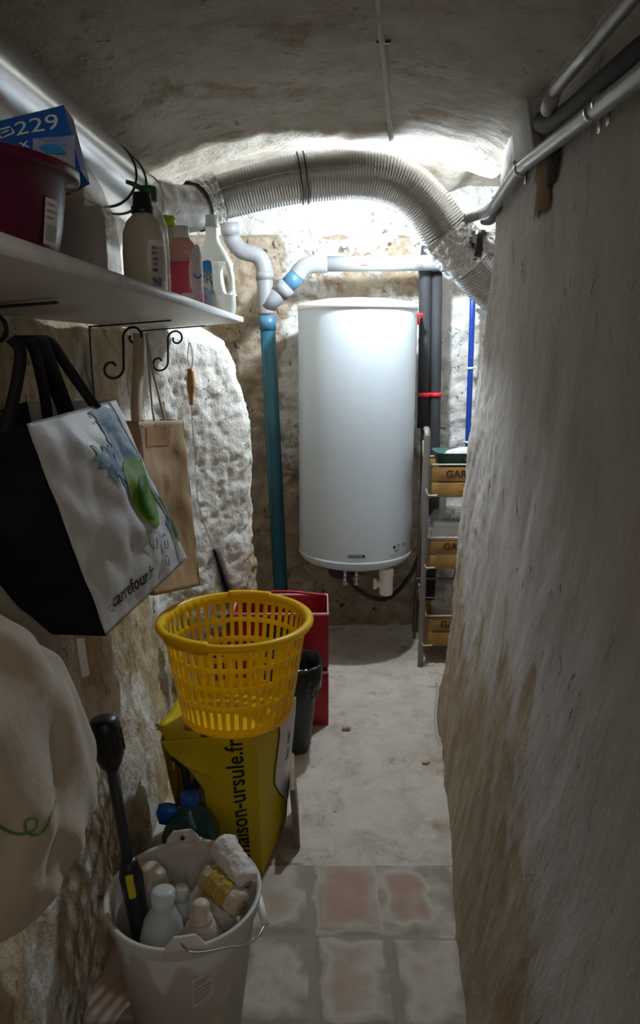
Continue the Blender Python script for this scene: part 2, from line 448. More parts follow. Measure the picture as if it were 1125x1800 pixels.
def plan_right(z):
    t = (1 - min(1, z / 1.5)) ** 1.6
    top = [(0.56, -1.0), (0.545, 0.5), (0.535, 1.5), (0.55, 2.2), (0.565, 2.45)]
    flo = [(0.28, -1.0), (0.285, 0.9), (0.335, 1.55), (0.42, 2.15), (0.46, 2.66)]
    pts = [(lerp(a[0], b[0], t), lerp(a[1], b[1], t)) for a, b in zip(top, flo)]
    ye = interp([(0, 2.90), (0.3, 2.86), (0.7, 2.76), (1.1, 2.66), (1.6, 2.55), (2.2, 2.50)], z)
    xe = interp([(0, .50), (.1, .515), (0.3, .528), (1.1, .532), (1.6, .56), (2.2, .58)], z)
    pts += [(xe - .004, ye - .05), (xe, ye), (xe + .02, ye + .035), (xe + .08, ye + .06), (xe + .3, ye + .07), (1.35, ye + .08)]
    return pts
def wall_mesh(name, planfn, z0, z1, step, mat, washfn, rough, ysel=None, micro=None):
    nz = int((z1 - z0) / step); cols = None; V = []; wash = []
    ref = planfn(1.0); seglen = [(Vector(a) - Vector(b)).length for a, b in zip(ref, ref[1:])]
    cnt = [max(2, int(l / step)) for l in seglen]
    for j in range(nz + 1):
        z = z0 + (z1 - z0) * j / nz; pl = planfn(z); row = []
        for i, c in enumerate(cnt):
            for k in range(c): row.append((Vector(pl[i])).lerp(Vector(pl[i + 1]), k / c))
        row.append(Vector(pl[-1]))
        for _ in range(3):   # round the corners of the plan
            row = [row[0]] + [(row[i - 1] + row[i] * 2 + row[i + 1]) / 4 for i in range(1, len(row) - 1)] + [row[-1]]
        for i, p in enumerate(row):
            a = row[max(0, i - 1)]; b = row[min(len(row) - 1, i + 1)]
            t = (b - a).normalized(); n = Vector((t.y, -t.x))
            q = Vector((p.x, p.y, z))
            d = rough(q)
            V.append((p.x + n.x * d, p.y + n.y * d, z)); wash.append(washfn(q))
        w = len(row)
    Fc = [(j * w + i, j * w + i + 1, (j + 1) * w + i + 1, (j + 1) * w + i) for j in range(nz) for i in range(w - 1)]
    return structure(mesh_obj(name, V, Fc, mat, None, True, (0, 0, 0), {'wash': wash}))
def rough_left(q):
    k = sm(2.1, 2.6, q.y)
    d = 0.018 * fbm(q * 3.0, 3) + lerp(0.006, 0.011, k) * fbm(q * 13.0, 4)
    p = noise.noise(q * 38.0)
    return d - lerp(0.004, 0.008, k) * max(0, p) * 1.5 - k * .012 * max(0, noise.noise(q * 24 + Vector((4, 4, 4))) - .25)
def rough_right(q):
    p = Vector((q.x, q.y, q.z * 0.45))
    return -(0.012 * fbm(p * 3.0, 3) + lerp(0.0022, .005, sm(2.0, 2.4, q.y)) * fbm(p * 15.0, 3) + lerp(.0008, 0.005, sm(2.0, 2.4, q.y)) * noise.noise(q * 42.0))
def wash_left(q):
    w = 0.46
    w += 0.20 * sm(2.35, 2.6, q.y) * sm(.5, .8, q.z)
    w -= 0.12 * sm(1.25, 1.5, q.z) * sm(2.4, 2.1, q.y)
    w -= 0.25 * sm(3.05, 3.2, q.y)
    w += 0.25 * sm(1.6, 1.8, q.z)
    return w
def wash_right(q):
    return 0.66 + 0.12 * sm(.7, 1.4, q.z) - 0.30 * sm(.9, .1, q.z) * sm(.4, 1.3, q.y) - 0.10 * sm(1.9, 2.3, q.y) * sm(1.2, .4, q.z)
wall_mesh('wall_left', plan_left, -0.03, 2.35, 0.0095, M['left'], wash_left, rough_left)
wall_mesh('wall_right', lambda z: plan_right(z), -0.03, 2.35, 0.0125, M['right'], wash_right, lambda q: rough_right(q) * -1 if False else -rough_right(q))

def back_wall():
    step = 0.0125; x0, x1, z0, z1 = -0.8, 1.4, -0.03, 2.4
    nx = int((x1 - x0) / step); nz = int((z1 - z0) / step); V = []; wash = []
    for j in range(nz + 1):
        for i in range(nx + 1):
            x = x0 + (x1 - x0) * i / nx; z = z0 + (z1 - z0) * j / nz
            q = Vector((x, 3.7, z))
            led = 1.965 + 0.010 * noise.noise(Vector((x * 6, 0, 0)))
            y = 3.74 + 0.11 * sm(led - .012, led + .012, z)
            y -= 0.020 * fbm(q * 3.3, 3) + 0.017 * fbm(q * 15, 3) - 0.014 * max(0, noise.noise(q * 36))
            y -= 0.05 * sm(1.0, 0.3, z)
            V.append((x, y, z))
            w = 0.52
            w += 0.5 * sm(led, led + .02, z)
            w += 0.30 * sm(.48, .56, x)
            w -= 0.13 * sm(1.55, 1.66, z) * sm(led + .01, led - .02, z) * sm(.6, .45, x)
            w -= 0.22 * sm(-.18, -.30, x) * sm(1.9, 1.6, z)
            w += 0.10 * sm(-.2, -.1, x) * sm(.8, 1.3, z)
            w -= 0.35 * sm(1.0, 0.5, z) * (1 - sm(.48, .56, x))
            wash.append(w)
    w = nx + 1
    Fc = [(j * w + i, j * w + i + 1, (j + 1) * w + i + 1, (j + 1) * w + i) for j in range(nz) for i in range(nx)]
    structure(mesh_obj('wall_back', V, Fc, M['back'], None, True, (0, 0, 0), {'wash': wash}))
back_wall()
g = G().patch(lambda u, v: Vector((1.32, lerp(2.5, 3.9, u), lerp(-.03, 2.4, v))), 20, 20)
structure(mesh_obj('wall_side', g.v, g.f, M['back'], None, True, (0, 0, 0), {'wash': [0.8] * len(g.v)}))

def ceiling():
    step = 0.018; x0, x1, y0, y1 = -0.8, 1.4, -1.0, 3.95
    nx = int((x1 - x0) / step); ny = int((y1 - y0) / step); V = []
    for j in range(ny + 1):
        for i in range(nx + 1):
            x = x0 + (x1 - x0) * i / nx; y = y0 + (y1 - y0) * j / ny; q = Vector((x * 1.6, y * .8, 0))
            xx = x if x < 0.6 or y < 2.7 else lerp(x, 0.5, sm(.6, .7, x))
            z = ceil_z(xx, y) + 0.012 * fbm(q * 3, 3) + 0.0035 * fbm(Vector((x, y * 1.5, 3)) * 18, 3)
            V.append((x, y, z))
    w = nx + 1
    Fc = [(j * w + i, (j + 1) * w + i, (j + 1) * w + i + 1, j * w + i + 1) for j in range(ny) for i in range(nx)]
    structure(mesh_obj('ceiling', V, Fc, M['ceil'], None, True, (0, 0, 0)))
ceiling()

def floor():
    step = 0.01; x0, x1, y0, y1 = -0.72, 1.36, -1.0, 3.85
    nx = int((x1 - x0) / step); ny = int((y1 - y0) / step); V = []; red = []; tm = []
    xj = [-.72, -.39, -.212, -.020, .167, .352, .54]        # joints between the tiles
    yj = [1.845 - .265 * k for k in range(0, 12)]
    for j in range(ny + 1):
        for i in range(nx + 1):
            x = x0 + (x1 - x0) * i / nx; y = y0 + (y1 - y0) * j / ny; q = Vector((x, y, 0))
            z = 0.006 * fbm(q * 2.2, 3) + 0.0022 * fbm(q * 16, 3); r = 0.0
            xs = x - (y - 1.7) * -0.03
            ys = y + 0.02 * (x)
            inside = False
            if ys < 1.845:
                dx = min(abs(xs - a) for a in xj); dy = min(abs(ys - b) for b in yj)
                e = min(dx, dy) + 0.004 * noise.noise(q * 30)
                lift = sm(0.008, 0.017, e)
                z = z * .4 + 0.006 * lift - 0.002; inside = True
                cx = sum(1 for a in xj if a < xs); cy = int((1.845 - ys) / .265)
                base = {(3, 0): -.06, (4, 0): .22, (5, 0): .10, (4, 1): -.02, (5, 1): -.10, (3, 1): -.16}.get((cx, cy), random.Random(cx * 7 + cy * 13).uniform(-.15, .15))
                r = base + 0.20 * (sm(.02, .06, e) - 0.5) - .34 * (1 - lift)
                if (cx, cy) == (5, 0): r = -0.2 + 0.45 * sm(.062, .036, abs(xs - .235)) * sm(.105, .07, abs(ys - 1.712))
                r += .10 * noise.noise(q * 9)
            V.append((x, y, z)); red.append(r); tm.append(inside)
    w = nx + 1; Fc = []; mi = []
    for j in range(ny):
        for i in range(nx):
            a = j * w + i; Fc.append((a, a + 1, a + w + 1, a + w)); mi.append(1 if tm[a] and tm[a + w + 1] else 0)
    structure(mesh_obj('floor', V, Fc, [M['floor'], M['tile']], None, True, (0, 0, 0), {'red': red}, mi))
floor()

# ------------------------------------------------------------ water heater
HC = Vector((0.166, 3.385, 0)); R = 0.263
hz0, hz1 = 0.46, 1.615
t = thing('water_heater', 'tall white cylindrical water heater hung on the rough end wall', 'water heater', (HC.x, HC.y, hz0 - .03))
g = G().lathe([(R, hz0 + .045), (R, hz0 + .05), (R, 1.0), (R, hz1 - .02), (R - .001, hz1 - .015)], HC, 96)
g.obj('tank', M['white_lacquer'], t)
g = G().lathe([(R - .002, hz1 - .022), (R + .003, hz1 - .02), (R + .0035, hz1 - .008), (R, hz1 + .002), (R * .9, hz1 + .012), (R * .6, hz1 + .026), (R * .25, hz1 + .032), (0.001, hz1 + .033)], HC, 96)
g.obj('top_cap', M['white_plastic'], t)
g = G().lathe([(R + .0005, hz0 + .052), (R + .003, hz0 + .05), (R + .003, hz0 + .040), (R - .004, hz0 + .026), (R * .92, hz0 + .010), (R * .75, hz0 - .008), (R * .4, hz0 - .020), (0.001, hz0 - .022)], HC, 96)
g.obj('bottom_cap', M['white_lacquer'], t)
def cyl(a0, r):  # maps (x sideways, z) onto the tank front
    def fn(x, z):
        a = a0 + x / r
        return Vector((HC.x + r * math.sin(a), HC.y - r * math.cos(a), z))
    return fn
fn = cyl(-0.03, R + .0035)
g = G().patch(lambda u, v: fn(-.034 + .068 * u, hz0 + .072 + .018 * v), 8, 2); npl = g.obj('name_plate', M['label_grey'], t)
fn2 = cyl(-0.03, R + .0042)
text_on('lettering', 'Thermor \u25CF', lambda x, y: fn2(x, y + hz0 + .081), M['ink'], npl, 0.017)
fn3 = cyl(0.80, R + .0012)
g = G().patch(lambda u, v: fn3(-.052 + .104 * u, hz0 + .075 + .05 * v), 8, 2); st = g.obj('sticker', M['label_white'], t)
fn4 = cyl(0.80, R + .002)
g = G()
g.poly([(-.034 + .008 * math.cos(a * .7854), hz0 + .108 + .008 * math.sin(a * .7854)) for a in range(8)], fn4)
for zz, x0, x1 in ((.112, -.018, .002), (.104, -.018, -.004), (.104, .006, .012), (.09, -.03, .0), (.084, -.03, -.012), (.112, .022, .044), (.106, .022, .044), (.10, .022, .036)):
    g.patch(lambda u, v: fn4(lerp(x0, x1, u), hz0 + zz + .003 * v), 3, 1)
g.obj('print', M['ink'], st)
# thermostat cover, fittings and safety group hanging under the tank are parts of it
g = G().lathe([(0.001, -.07), (.055, -.07), (.065, -.055), (.065, -.02)], HC + Vector((-.06, -.06, hz0)), 32)
g.obj('thermostat_cover', M['black'], t)
for dx in (-.052, .0):
    g = G().tube([HC + Vector((dx, -.15, hz0 - .015)), HC + Vector((dx, -.15, hz0 - .085))], .008, 12)
    g.lathe([(.012, 0), (.014, .003), (.014, .012), (.012, .015)], HC + Vector((dx, -.15, hz0 - .085)), 6, True, True)
    g.obj('fitting', M['steel'], t)
c = HC + Vector((.135, -.17, 0))
g = G().lathe([(.028, -.135), (.031, -.13), (.031, -.048), (.0335, -.044), (.0335, -.018), (.026, -.012)], c + Vector((0, 0, hz0 + .01)), 28, True, True)
sv = g.obj('drain_trap', M['white_plastic'], t)
g = G().tube([c + Vector((0, 0, hz0 - .075)), c + Vector((-.045, 0, hz0 - .075))], .017, 18)
g.tube([c + Vector((-.044, 0, hz0 - .075)), c + Vector((-.058, 0, hz0 - .075))], .026, 10); g.obj('inlet_nut', M['white_plastic'], sv)
g = G().tube(smooth_path([HC + Vector((-.05, -.1, hz0 - .05)), HC + Vector((.02, -.08, hz0 - .14)), HC + Vector((.15, -.02, hz0 - .2)), HC + Vector((.28, .1, hz0 - .12)), HC + Vector((.36, .2, hz0 + .05))]), .011, 10)
g.obj('hose', M['black'], t)
for s in (-1, 1): G().box((HC.x + s * .12, HC.y + R + .02, 1.3), (.04, .12, .05), .004).obj('wall_bracket', M['white_plastic'], t)

# ------------------------------------------------------------ drain pipes, left of the heater
YP = 3.50
rp = 0.037
a = P(466, 500, YP); b = P(470, 560, YP); e = P(494, 1050, YP); e2 = Vector((e.x + .012, YP + .02, 0.0))
t = thing('drain_stack', 'petrol blue drain pipe with grey branch fittings, left of the heater', 'pipe', (e2.x, e2.y, 0))
g = G().tube([b, e, e2], rp - .002, 28); g.obj('blue_pipe', M['pvc_blue'], t)
g = G().tube([b + Vector((0, 0, .012)), b - Vector((0, 0, .05))], rp + .003, 28); g.obj('collar', M['pvc_blue_light'], t)
el = smooth_path([P(404, 398, YP - .03), P(408, 420, YP), P(424, 440, YP), P(452, 450, YP), P(464, 470, YP), P(466, 505, YP), P(468, 552, YP)], 10)
g = G().tube(el, rp, 28); g.obj('swan_neck', M['pvc'], t)
g = G().tube([P(403, 392, YP - .03), P(405, 412, YP - .02)], rp + .004, 28)
g.obj('socket', M['pvc'], t); G().tube([P(465, 478, YP), P(466, 492, YP)], rp + .004, 28).obj('socket', M['pvc'], t)
g = G().tube([P(468, 540, YP - .002), P(482, 526, YP - .01), P(508, 500, YP - .01)], rp, 28)
g.tube([P(492, 516, YP - .01), P(506, 502, YP - .01)], rp + .005, 28); g.obj('branch', M['pvc'], t)
t = thing('overflow_pipe', 'grey horizontal waste pipe with a faded blue elbow above the heater', 'pipe', P(530, 480, YP))
g = G().tube([P(503, 505, YP - .01), P(524, 482, YP - .01)], rp + .001, 28); g.obj('blue_coupling', M['pvc_blue_light'], t)
g = G().tube(smooth_path([P(522, 484, YP - .01), P(532, 472, YP - .01), P(548, 465, YP - .01), P(575, 464, YP - .01)], 8), rp + .002, 28); g.obj('elbow', M['pvc'], t)
g = G().tube([P(570, 464, YP - .01), P(700, 463, YP), P(800, 461, YP + .02), P(860, 461, YP + .05)], rp - .003, 28); g.obj('pipe_run', M['pvc'], t)
for x in (612, 640, 738):
    G().box(P(x, 466, YP - .038), (.03, .002, .0025)).obj('red_print', M['redtape'], t)
tag(G().box(P(605, 433, 3.70), (.022, .05, .022), .003).obj('wall_hook', M['conduit']), 'small square metal stub sticking out of the end wall above the waste pipe', 'hook')

# ------------------------------------------------------------ black insulated pipes, blue pipe
YB = 3.58
def pipepair(pts, r, name, mat, label, cat='pipe', group=None, parts=None):
    t = thing(name, label, cat, (pts[-1][0], pts[-1][1], pts[-1][2]), group)
    G().tube(pts, r, 20).obj('foam_sleeve', mat, t); return t
tp = pipepair([P(752, 432, YB - .02), P(748, 480, YB), P(747, 600, YB), P(744, 752, YB)], .030, 'insulated_pipe', M['rubber'], 'black foam wrapped pipe nearest the heater, ending above the crate stand')
G().tube([P(744, 750, YB), P(742, 900, YB), Vector((.49, YB + .02, .0))], .012, 12).obj('bare_pipe', M['darkcable'], tp)
g = G().tube([P(747, 690, YB - .004), P(747, 697, YB - .004)], .033, 20); g.obj('red_tie', M['redtape'], tp)
tp = pipepair([P(768, 478, YB), P(766, 640, YB), P(764, 780, YB), P(763, 900, YB), Vector((.56, YB + .02, 0))], .026, 'insulated_pipe', M['rubber'], 'black foam wrapped pipe on the right, running down behind the wooden crates')
g = G().tube([P(766, 690, YB - .004), P(766, 697, YB - .004)], .029, 20); g.obj('red_tie', M['redtape'], tp)
for y in (478, 600): G().box(P(757, y, YB + .03), (.12, .02, .02), .003).obj('clamp', M['steel'], tp)
t = thing('valve', 'small red tap handle beside the top right of the heater', 'valve', P(736, 565, 3.47))
G().box(P(737, 553, 3.46), (.035, .012, .016), .004).box(P(736, 563, 3.46), (.012, .012, .04), .004).obj('lever', M['redtape'], t)
G().tube([P(738, 556, 3.46), P(738, 556, 3.60)], .010, 12).obj('valve_body', M['steel'], t)
t = thing('water_pipe', 'thin deep blue pipe running down the wall beside the right corner', 'pipe', P(823, 800, 3.62))
G().tube([P(832, 470, 3.60), P(830, 560, 3.62), P(824, 730, 3.62), P(820, 860, 3.62), Vector((.68, 3.62, 0.0))], .0135, 16).obj('tube', M['blue'], t)
for y, x in ((530, 831), (645, 827), (775, 822)):
    g = G().tube([P(x, y, 3.62), P(x, y + 4, 3.62)], .017, 16); g.box(P(x + 3, y, 3.65), (.03, .05, .012), .002); g.obj('pipe_clip', M['white_plastic'], t)

# ------------------------------------------------------------ lamp hidden behind the duct
t = thing('ceiling_lamp', 'lit bare bulb on a ceiling socket behind the silver flexible duct', 'lamp', BULB)
G().lathe([(.001, -.032), (.018, -.027), (.029, -.012), (.031, .002), (.026, .02), (.015, .038)], BULB, 24).obj('bulb', M['bulb'], t)
G().lathe([(.017, .036), (.019, .04), (.019, .075), (.035, .08), (.035, .21)], BULB, 24).obj('socket', M['white_plastic'], t)

# ------------------------------------------------------------ ducts
RD = 0.078
xr, zr = -0.545, 1.872
def ringy(L, a):
    return 0.0015 * math.sin(2 * math.pi * L / 0.0098) + 0.002 * noise.noise(Vector((L * 9, math.cos(a) * 1.5, math.sin(a) * 1.5)))
t = thing('rigid_duct', 'shiny smooth metal duct running along the ceiling above the white shelf', 'duct', (xr, 1.6, zr - RD))
G().tube([(xr, y, zr) for y in (-.6, .2, .8, 1.3, 1.8, 2.2, 2.40)], RD, 48).obj('duct_pipe', M['galv'], t)
for y in (2.02, 2.13):
    G().tube([(xr, y, zr), (xr, y + .008, zr)], RD + .003, 48).obj('seam_band', M['black_iron'], t)
pts = [Vector((xr, 2.36, zr)), Vector((xr + .012, 2.47, zr + .004)), P(326, 368, 2.60), P(372, 352, 2.68), P(440, 333, 2.70), P(531, 314, 2.71), P(636, 307, 2.72), P(705, 322, 2.73), P(752, 362, 2.74), P(786, 412, 2.75), P(822, 455, 2.77), P(862, 497, 2.80), P(930, 540, 2.84), P(1010, 560, 2.86)]
path = resample(smooth_path(pts, 30), 0.00245)
t = thing('flexible_duct', 'silver ribbed flexible duct arching across under the vault', 'duct', P(636, 350, 2.72))
cut = min(range(len(path)), key=lambda i: (path[i] - P(360, 356, 2.67)).length)
def rd(i): return lerp(.070, .079, sm(cut - 15, cut + 180, i)) + .006 * sm(P(740, 350, 2.74).x, P(830, 450, 2.77).x, path[i].x)
G().tube(path[cut:], [rd(i) for i in range(cut, len(path))], 56, True, ringy).obj('ribbed_hose', M['foil'], t)
G().tube(path[2:cut + 4:3], [lerp(RD - .001, .072, k / max(1, len(path[2:cut + 4:3]))) for k in range(len(path[2:cut + 4:3]))], 40, True, lambda L, a: .0015 * noise.noise(Vector((L * 30, math.cos(a) * 2, math.sin(a) * 2)))).obj('bend_piece', M['foil'], t)
def tapeband(c, half, name, amp, r0, parent, mat):
    i0 = min(range(len(path)), key=lambda i: (path[i] - c).length)
    seg = path[max(0, i0 - half):i0 + half]
    return G().tube(seg, [r0 + .0015] * len(seg), 64, False, lambda L, a: amp * (0.6 + noise.noise(Vector((L * 45, math.cos(a) * 5, math.sin(a) * 5))) + 0.5 * noise.noise(Vector((L * 90, math.cos(a) * 11, math.sin(a) * 11))))).obj(name, mat, parent)
tapeband(P(362, 356, 2.67), 21, 'foil_tape', .006, .076, t, M['foil_tape'])
tapeband(P(808, 432, 2.76), 29, 'foil_tape', .009, .086, t, M['foil_tape'])
for px in (527, 537):
    i0 = min(range(len(path)), key=lambda i: (path[i] - P(px, 314, 2.71)).length)
    G().tube([path[i0 - 1], path[i0], path[i0 + 1]], RD + .006, 48, True, lambda L, a: .002 * math.sin(a * 3)).obj('strap', M['stove'], t)
# seam line of taped joint running along the hose
G().tube([(xr, 2.36, zr), (xr, 2.385, zr), path[12], path[20]], [RD + .003, RD + .004, RD + .004, RD + .001], 48, True, lambda L, a: .0015 * noise.noise(Vector((L * 45, math.cos(a) * 5, math.sin(a) * 5)))).obj('foil_tape', M['foil'], t)
side = []
for i in range(cut + 18, len(path) - 90, 6):
    d = (path[i + 1] - path[i]).normalized(); n = Vector((0, -1, 0)); n = (n - d * n.dot(d)).normalized()
    side.append(path[i] + n * (rd(i) * .97) + d.cross(n) * (rd(i) * -.15) + Vector((0, 0, .002 * noise.noise(path[i] * 40))))
G().tube(side, .0022, 6).obj('seam', M['foil_tape'], t)

t = thing('branch_duct', 'dark round duct stub wrapped in crumpled foil at the right corner', 'duct', P(845, 440, 2.72))
G().tube([P(812, 422, 2.74), P(850, 428, 2.70), P(925, 432, 2.72)], .040, 24, True, lambda L, a: .006 * noise.noise(Vector((L * 40, math.cos(a) * 4, math.sin(a) * 4)))).obj('foil_sleeve', M['foil_tape'], t)
G().tube([P(838, 428, 2.695), P(850, 429, 2.69)], .046, 24).obj('end_cap', M['stove'], t)
# pale trunking on the back wall
tag(G().box(P(850, 369, 3.72), (.42, .04, .03), .004).obj('cable_trunking', M['white_plastic']), 'white cable trunking high on the wall behind the duct bend', 'trunking')

# ------------------------------------------------------------ conduits on the right
def wx(z):  # face of right wall a bit above the shelf line
    return 0.528
def W_(px, py, x):  # point on a lengthwise vertical plane
    d = ray(px, py); k = x / d.x
    return Vector((x, d.y * k, CAM_H + d.z * k))
lp = [W_(1300, -20, .47), W_(1125, 133, .478), W_(1045, 195, .486), W_(922, 290, .495), W_(905, 308, .50), W_(880, 345, .515), W_(868, 362, .52), P(850, 374, 2.62), P(818, 385, 2.68)]
t = thing('cable_conduit', 'thick light grey conduit along the right wall, reaching the foil duct', 'conduit', lp[3])
G().tube(resample(smooth_path(lp, 10), .02), .0165, 20).obj('tube', M['conduit'], t)
for q in (lp[2], lp[3].lerp(lp[4], .3), W_(1060, 180, .486)):
    dd = (lp[2] - lp[3]).normalized()
    cl = G().tube([q - dd * .005, q + dd * .005], .0195, 16); cl.box(q + Vector((.012, 0, -.026)), (.006, .008, .022), .001); cl.obj('clamp', M['steel'], t)
up = [W_(1200, -105, .46), W_(1113, -5, .47), W_(1040, 82, .475), W_(972, 163, .48)]
t = thing('cable_conduit', 'thinner grey conduit above the other one, ending at the junction box', 'conduit', up[3])
G().tube(up, .0125, 16).obj('tube', M['conduit'], t)
G().tube([up[3] + Vector((0, .0, 0)), up[3] + Vector((.01, .06, -.015))], .017, 12).obj('gland', M['grey_box'], t)
bk = [W_(1200, 40, .53), W_(1125, 95, .515), W_(1060, 150, .51), W_(1010, 192, .515), W_(975, 216, .52), W_(955, 214, .525)]
tag(G().tube(resample(smooth_path(bk, 8), .02), .024, 16).obj('insulated_cable', M['rubber']), 'dark thick insulated tube between the two grey conduits', 'tube')
bx = W_(944, 226, .540)
t = thing('junction_box', 'grey square junction box high at the corner of wall and vault', 'junction box', bx)
rot = Matrix.Rotation(math.radians(-12), 3, 'Y')
G().box(bx, (.07, .15, .11), .006, rot).obj('housing', M['grey_box'], t)
G().box(bx + rot @ Vector((-.037, 0, 0)), (.008, .16, .12), .003, rot).obj('cover', M['grey_box'], t)
G().tube([bx + Vector((-.01, .07, -.04)), bx + Vector((-.01, .13, -.066))], .010, 10).obj('cable_sleeve', M['white_plastic'], t)
ck = [bx + Vector((-.01, .125, -.065)), W_(915, 285, .53), W_(893, 318, .53), W_(880, 345, .53), P(866, 385, 2.62), P(850, 388, 2.70)]
tag(G().tube(resample(smooth_path(ck, 8), .02), .014, 12).obj('power_cable', M['darkcable']), 'dark blue black cable drooping from the junction box to the wall corner', 'cable')
# broken-out pocket with old wood in the wall under the box
h = W_(962, 320, .535)
def pocket(u, v):
    w = lerp(.085, .05, v) * (1 + .5 * noise.noise(Vector((v * 5, 2, 0))))
    return Vector((.530 - .012 * math.sin(u * math.pi), h.y + (u - .5) * 2 * w + .02 * v, h.z + .065 - .135 * v + .022 * v * noise.noise(Vector((u * 6, v * 2, 0)))))
tag(G().patch(pocket, 14, 14).obj('wood_wedge', M['oldwood']), 'weathered brown wooden wedge set in the right wall below the conduits', 'wedge')
hd = W_(975, 292, .532)
def pk2(u, v): return Vector((.529 - .010 * math.sin(u * math.pi), hd.y + (u - .5) * .09 * (1 - .5 * v), hd.z + .03 - .07 * v))
solid(tag(G().patch(pk2, 8, 8).obj('hole_shade_patch', M['hole_shade']), 'dark patch painted as the shade of the hole right above the wooden wedge', 'patch'), .004)  # dark colour stands in for the shade inside the broken-out hole
# strip on the vault
def C_(px, py, off=.004):
    d = ray(px, py); k = .5
    while CAM_H + d.z * k < ceil_z(d.x * k, d.y * k) + .008 and k < 5: k += .004
    return Vector((d.x * k, d.y * k, CAM_H + d.z * k - off))
cs = [C_(660, -60), C_(665, 5), C_(671, 60), C_(678, 120), C_(683, 190), C_(690, 262), C_(692, 280)]
t = thing('ceiling_conduit', 'thin plaster coloured conduit running along the crown of the vault to the duct', 'conduit', cs[-1])
G().tube(resample(smooth_path(cs, 8), .015), .0085, 10, True, lambda L, a: .0015 * noise.noise(Vector((L * 30, 0, 0)))).obj('tube', M['ceilstrip'], t)
for y in (68, 214): G().box(C_(674 if y < 100 else 686, y), (.034, .014, .012), .003).obj('clip', M['stove'], t)

# ------------------------------------------------------------ crate stand
YS = 3.20
cz = [0.09, 0.46, 0.79]; chh = 0.14
X0, X1 = 0.488, 0.80
t = thing('crate_stand', 'taupe metal folding stand with curved wire rests between heater and wall corner', 'stand', (.64, YS + .1, 0))
for x in (X0 - .025, X1 + .025):
    f = -1 if x < .6 else 1
    G().tube(smooth_path([(x - .012 * f * 0, YS - .03, 0.0), (x, YS - .03, .5), (x, YS - .02, 1.0), (x, YS - .015, 1.07), (x - f * .0, YS + .02, 1.095)], 8), .0085, 8, True, None, 1.6).obj('front_upright', M['rustmetal'], t)
    G().tube([(x - .012 * -f * -1, YS + .30, 0.0), (x, YS + .02, 1.09)], .007, 8).obj('rear_leg', M['rustmetal'], t)
    for z in cz:
        G().tube(smooth_path([(x, YS - .03, z + .045), (x + .004, YS - .035, z + .028), (x - f * .012, YS - .035, z + .016), (x - f * .05, YS - .03, z + .015)], 6), .004, 8).obj('wire_rest', M['cream_metal'], t)
G().tube([(X0 - .025, YS + .2, .35), (X1 + .025, YS + .2, .35)], .006, 8).obj('cross_bar', M['rustmetal'], t)

def make_crate(z):
    t = thing('wooden_crate', 'x', 'crate', ((X0 + X1) / 2, YS + .12, z))
    xc = (X0 + X1) / 2; w = X1 - X0; d = .24
    for k in range(2):
        zz = z + .034 + k * .070
        G().box((xc, YS, zz), (w, .010, .064), .002).obj('front_slat', M['wood'], t)
        G().box((xc, YS + d, zz), (w, .010, .064), .002).obj('back_slat', M['wood'], t)
        for x in (X0 + .005, X1 - .005): G().box((x, YS + d / 2, zz), (.010, d - .012, .064), .002).obj('side_slat', M['wood'], t)
    G().box((xc, YS + d / 2, z + .006), (w - .022, d - .012, .008), .001).obj('bottom_board', M['wood'], t)
    for x in (X0 - .006, X1 + .006): G().box((x, YS + .004, z + .07), (.012, .024, .15), .003).obj('corner_post', M['rustmetal'], t)
    g = G(); zt = z + .147; r = .004
    loop = [(X0 - .004, YS - .004, zt), (X1 + .004, YS - .004, zt), (X1 + .004, YS + d + .004, zt), (X0 - .004, YS + d + .004, zt + .0), (X0 - .004, YS - .004, zt)]
    g.tube(loop, r, 8); g.tube([(X0 - .004, YS + d, zt), (X0 - .004, YS + d + .02, zt + .07)], r, 8); g.tube([(X0 - .004, YS - .003, zt - .012), (X0 - .004, YS + d + .02, zt + .07)], r, 8)
    g.obj('wire_rim', M['cream_metal'], t)
    ys = YS - .0062
    text_on('lettering', 'GARDEN', lambda x, y: Vector((xc + x, ys, z + .104 + y)), M['wood_ink'], t, 0.046, 1.0, .0012)
    text_on('small_lettering', 'CRATES', lambda x, y: Vector((xc + x, ys, z + .055 + y)), M['wood_ink'], t, 0.014, 1.3)
    text_on('small_lettering', 'original', lambda x, y: Vector((xc + x + y * .3, ys, z + .030 + y)), M['wood_ink'], t, 0.020)
    return t
cr = make_crate(cz[0]); cr['group'] = 'wooden crates on the stand'
cr['label'] = 'lowest wooden crate on the metal stand, just above the floor'
c2 = copy_tree(cr, (0, 0, cz[1] - cz[0])); c2['label'] = 'middle wooden crate on the stand, white card box standing in it'
c3 = copy_tree(cr, (0, 0, cz[2] - cz[0])); c3['label'] = 'top wooden crate on the stand, carrying the green tray'
# contents
zt = cz[2] + .148
g = G(); secs = []
def trayw(p, a, i): return Vector((0, 0, 0))
ctr = ((X0 + X1) / 2 + .005, YS + .10)
secs = [(zt - .02, ctr[0], ctr[1], .118, .080, 6), (zt + .045, ctr[0], ctr[1], .136, .096, 6), (zt + .047, ctr[0], ctr[1], .141, .101, 6), (zt + .045, ctr[0], ctr[1], .132, .092, 6), (zt - .015, ctr[0], ctr[1], .114, .076, 6)]
tag(G().loft(secs, 48).obj('plastic_tray', M['green_tray']), 'dark green plastic tray resting on the top wooden crate', 'tray')
secs = [(zt - .012, 0, 0, .07, .05, 2), (zt + .02, 0, 0, .085, .055, 2), (zt + .045, 0, 0, .07, .045, 2), (zt + .060, 0, 0, .03, .02, 2)]
secs = [(z, ctr[0] + .0, ctr[1] + .0, a * 1.15, b_, e_) for z, _, _, a, b_, e_ in secs]
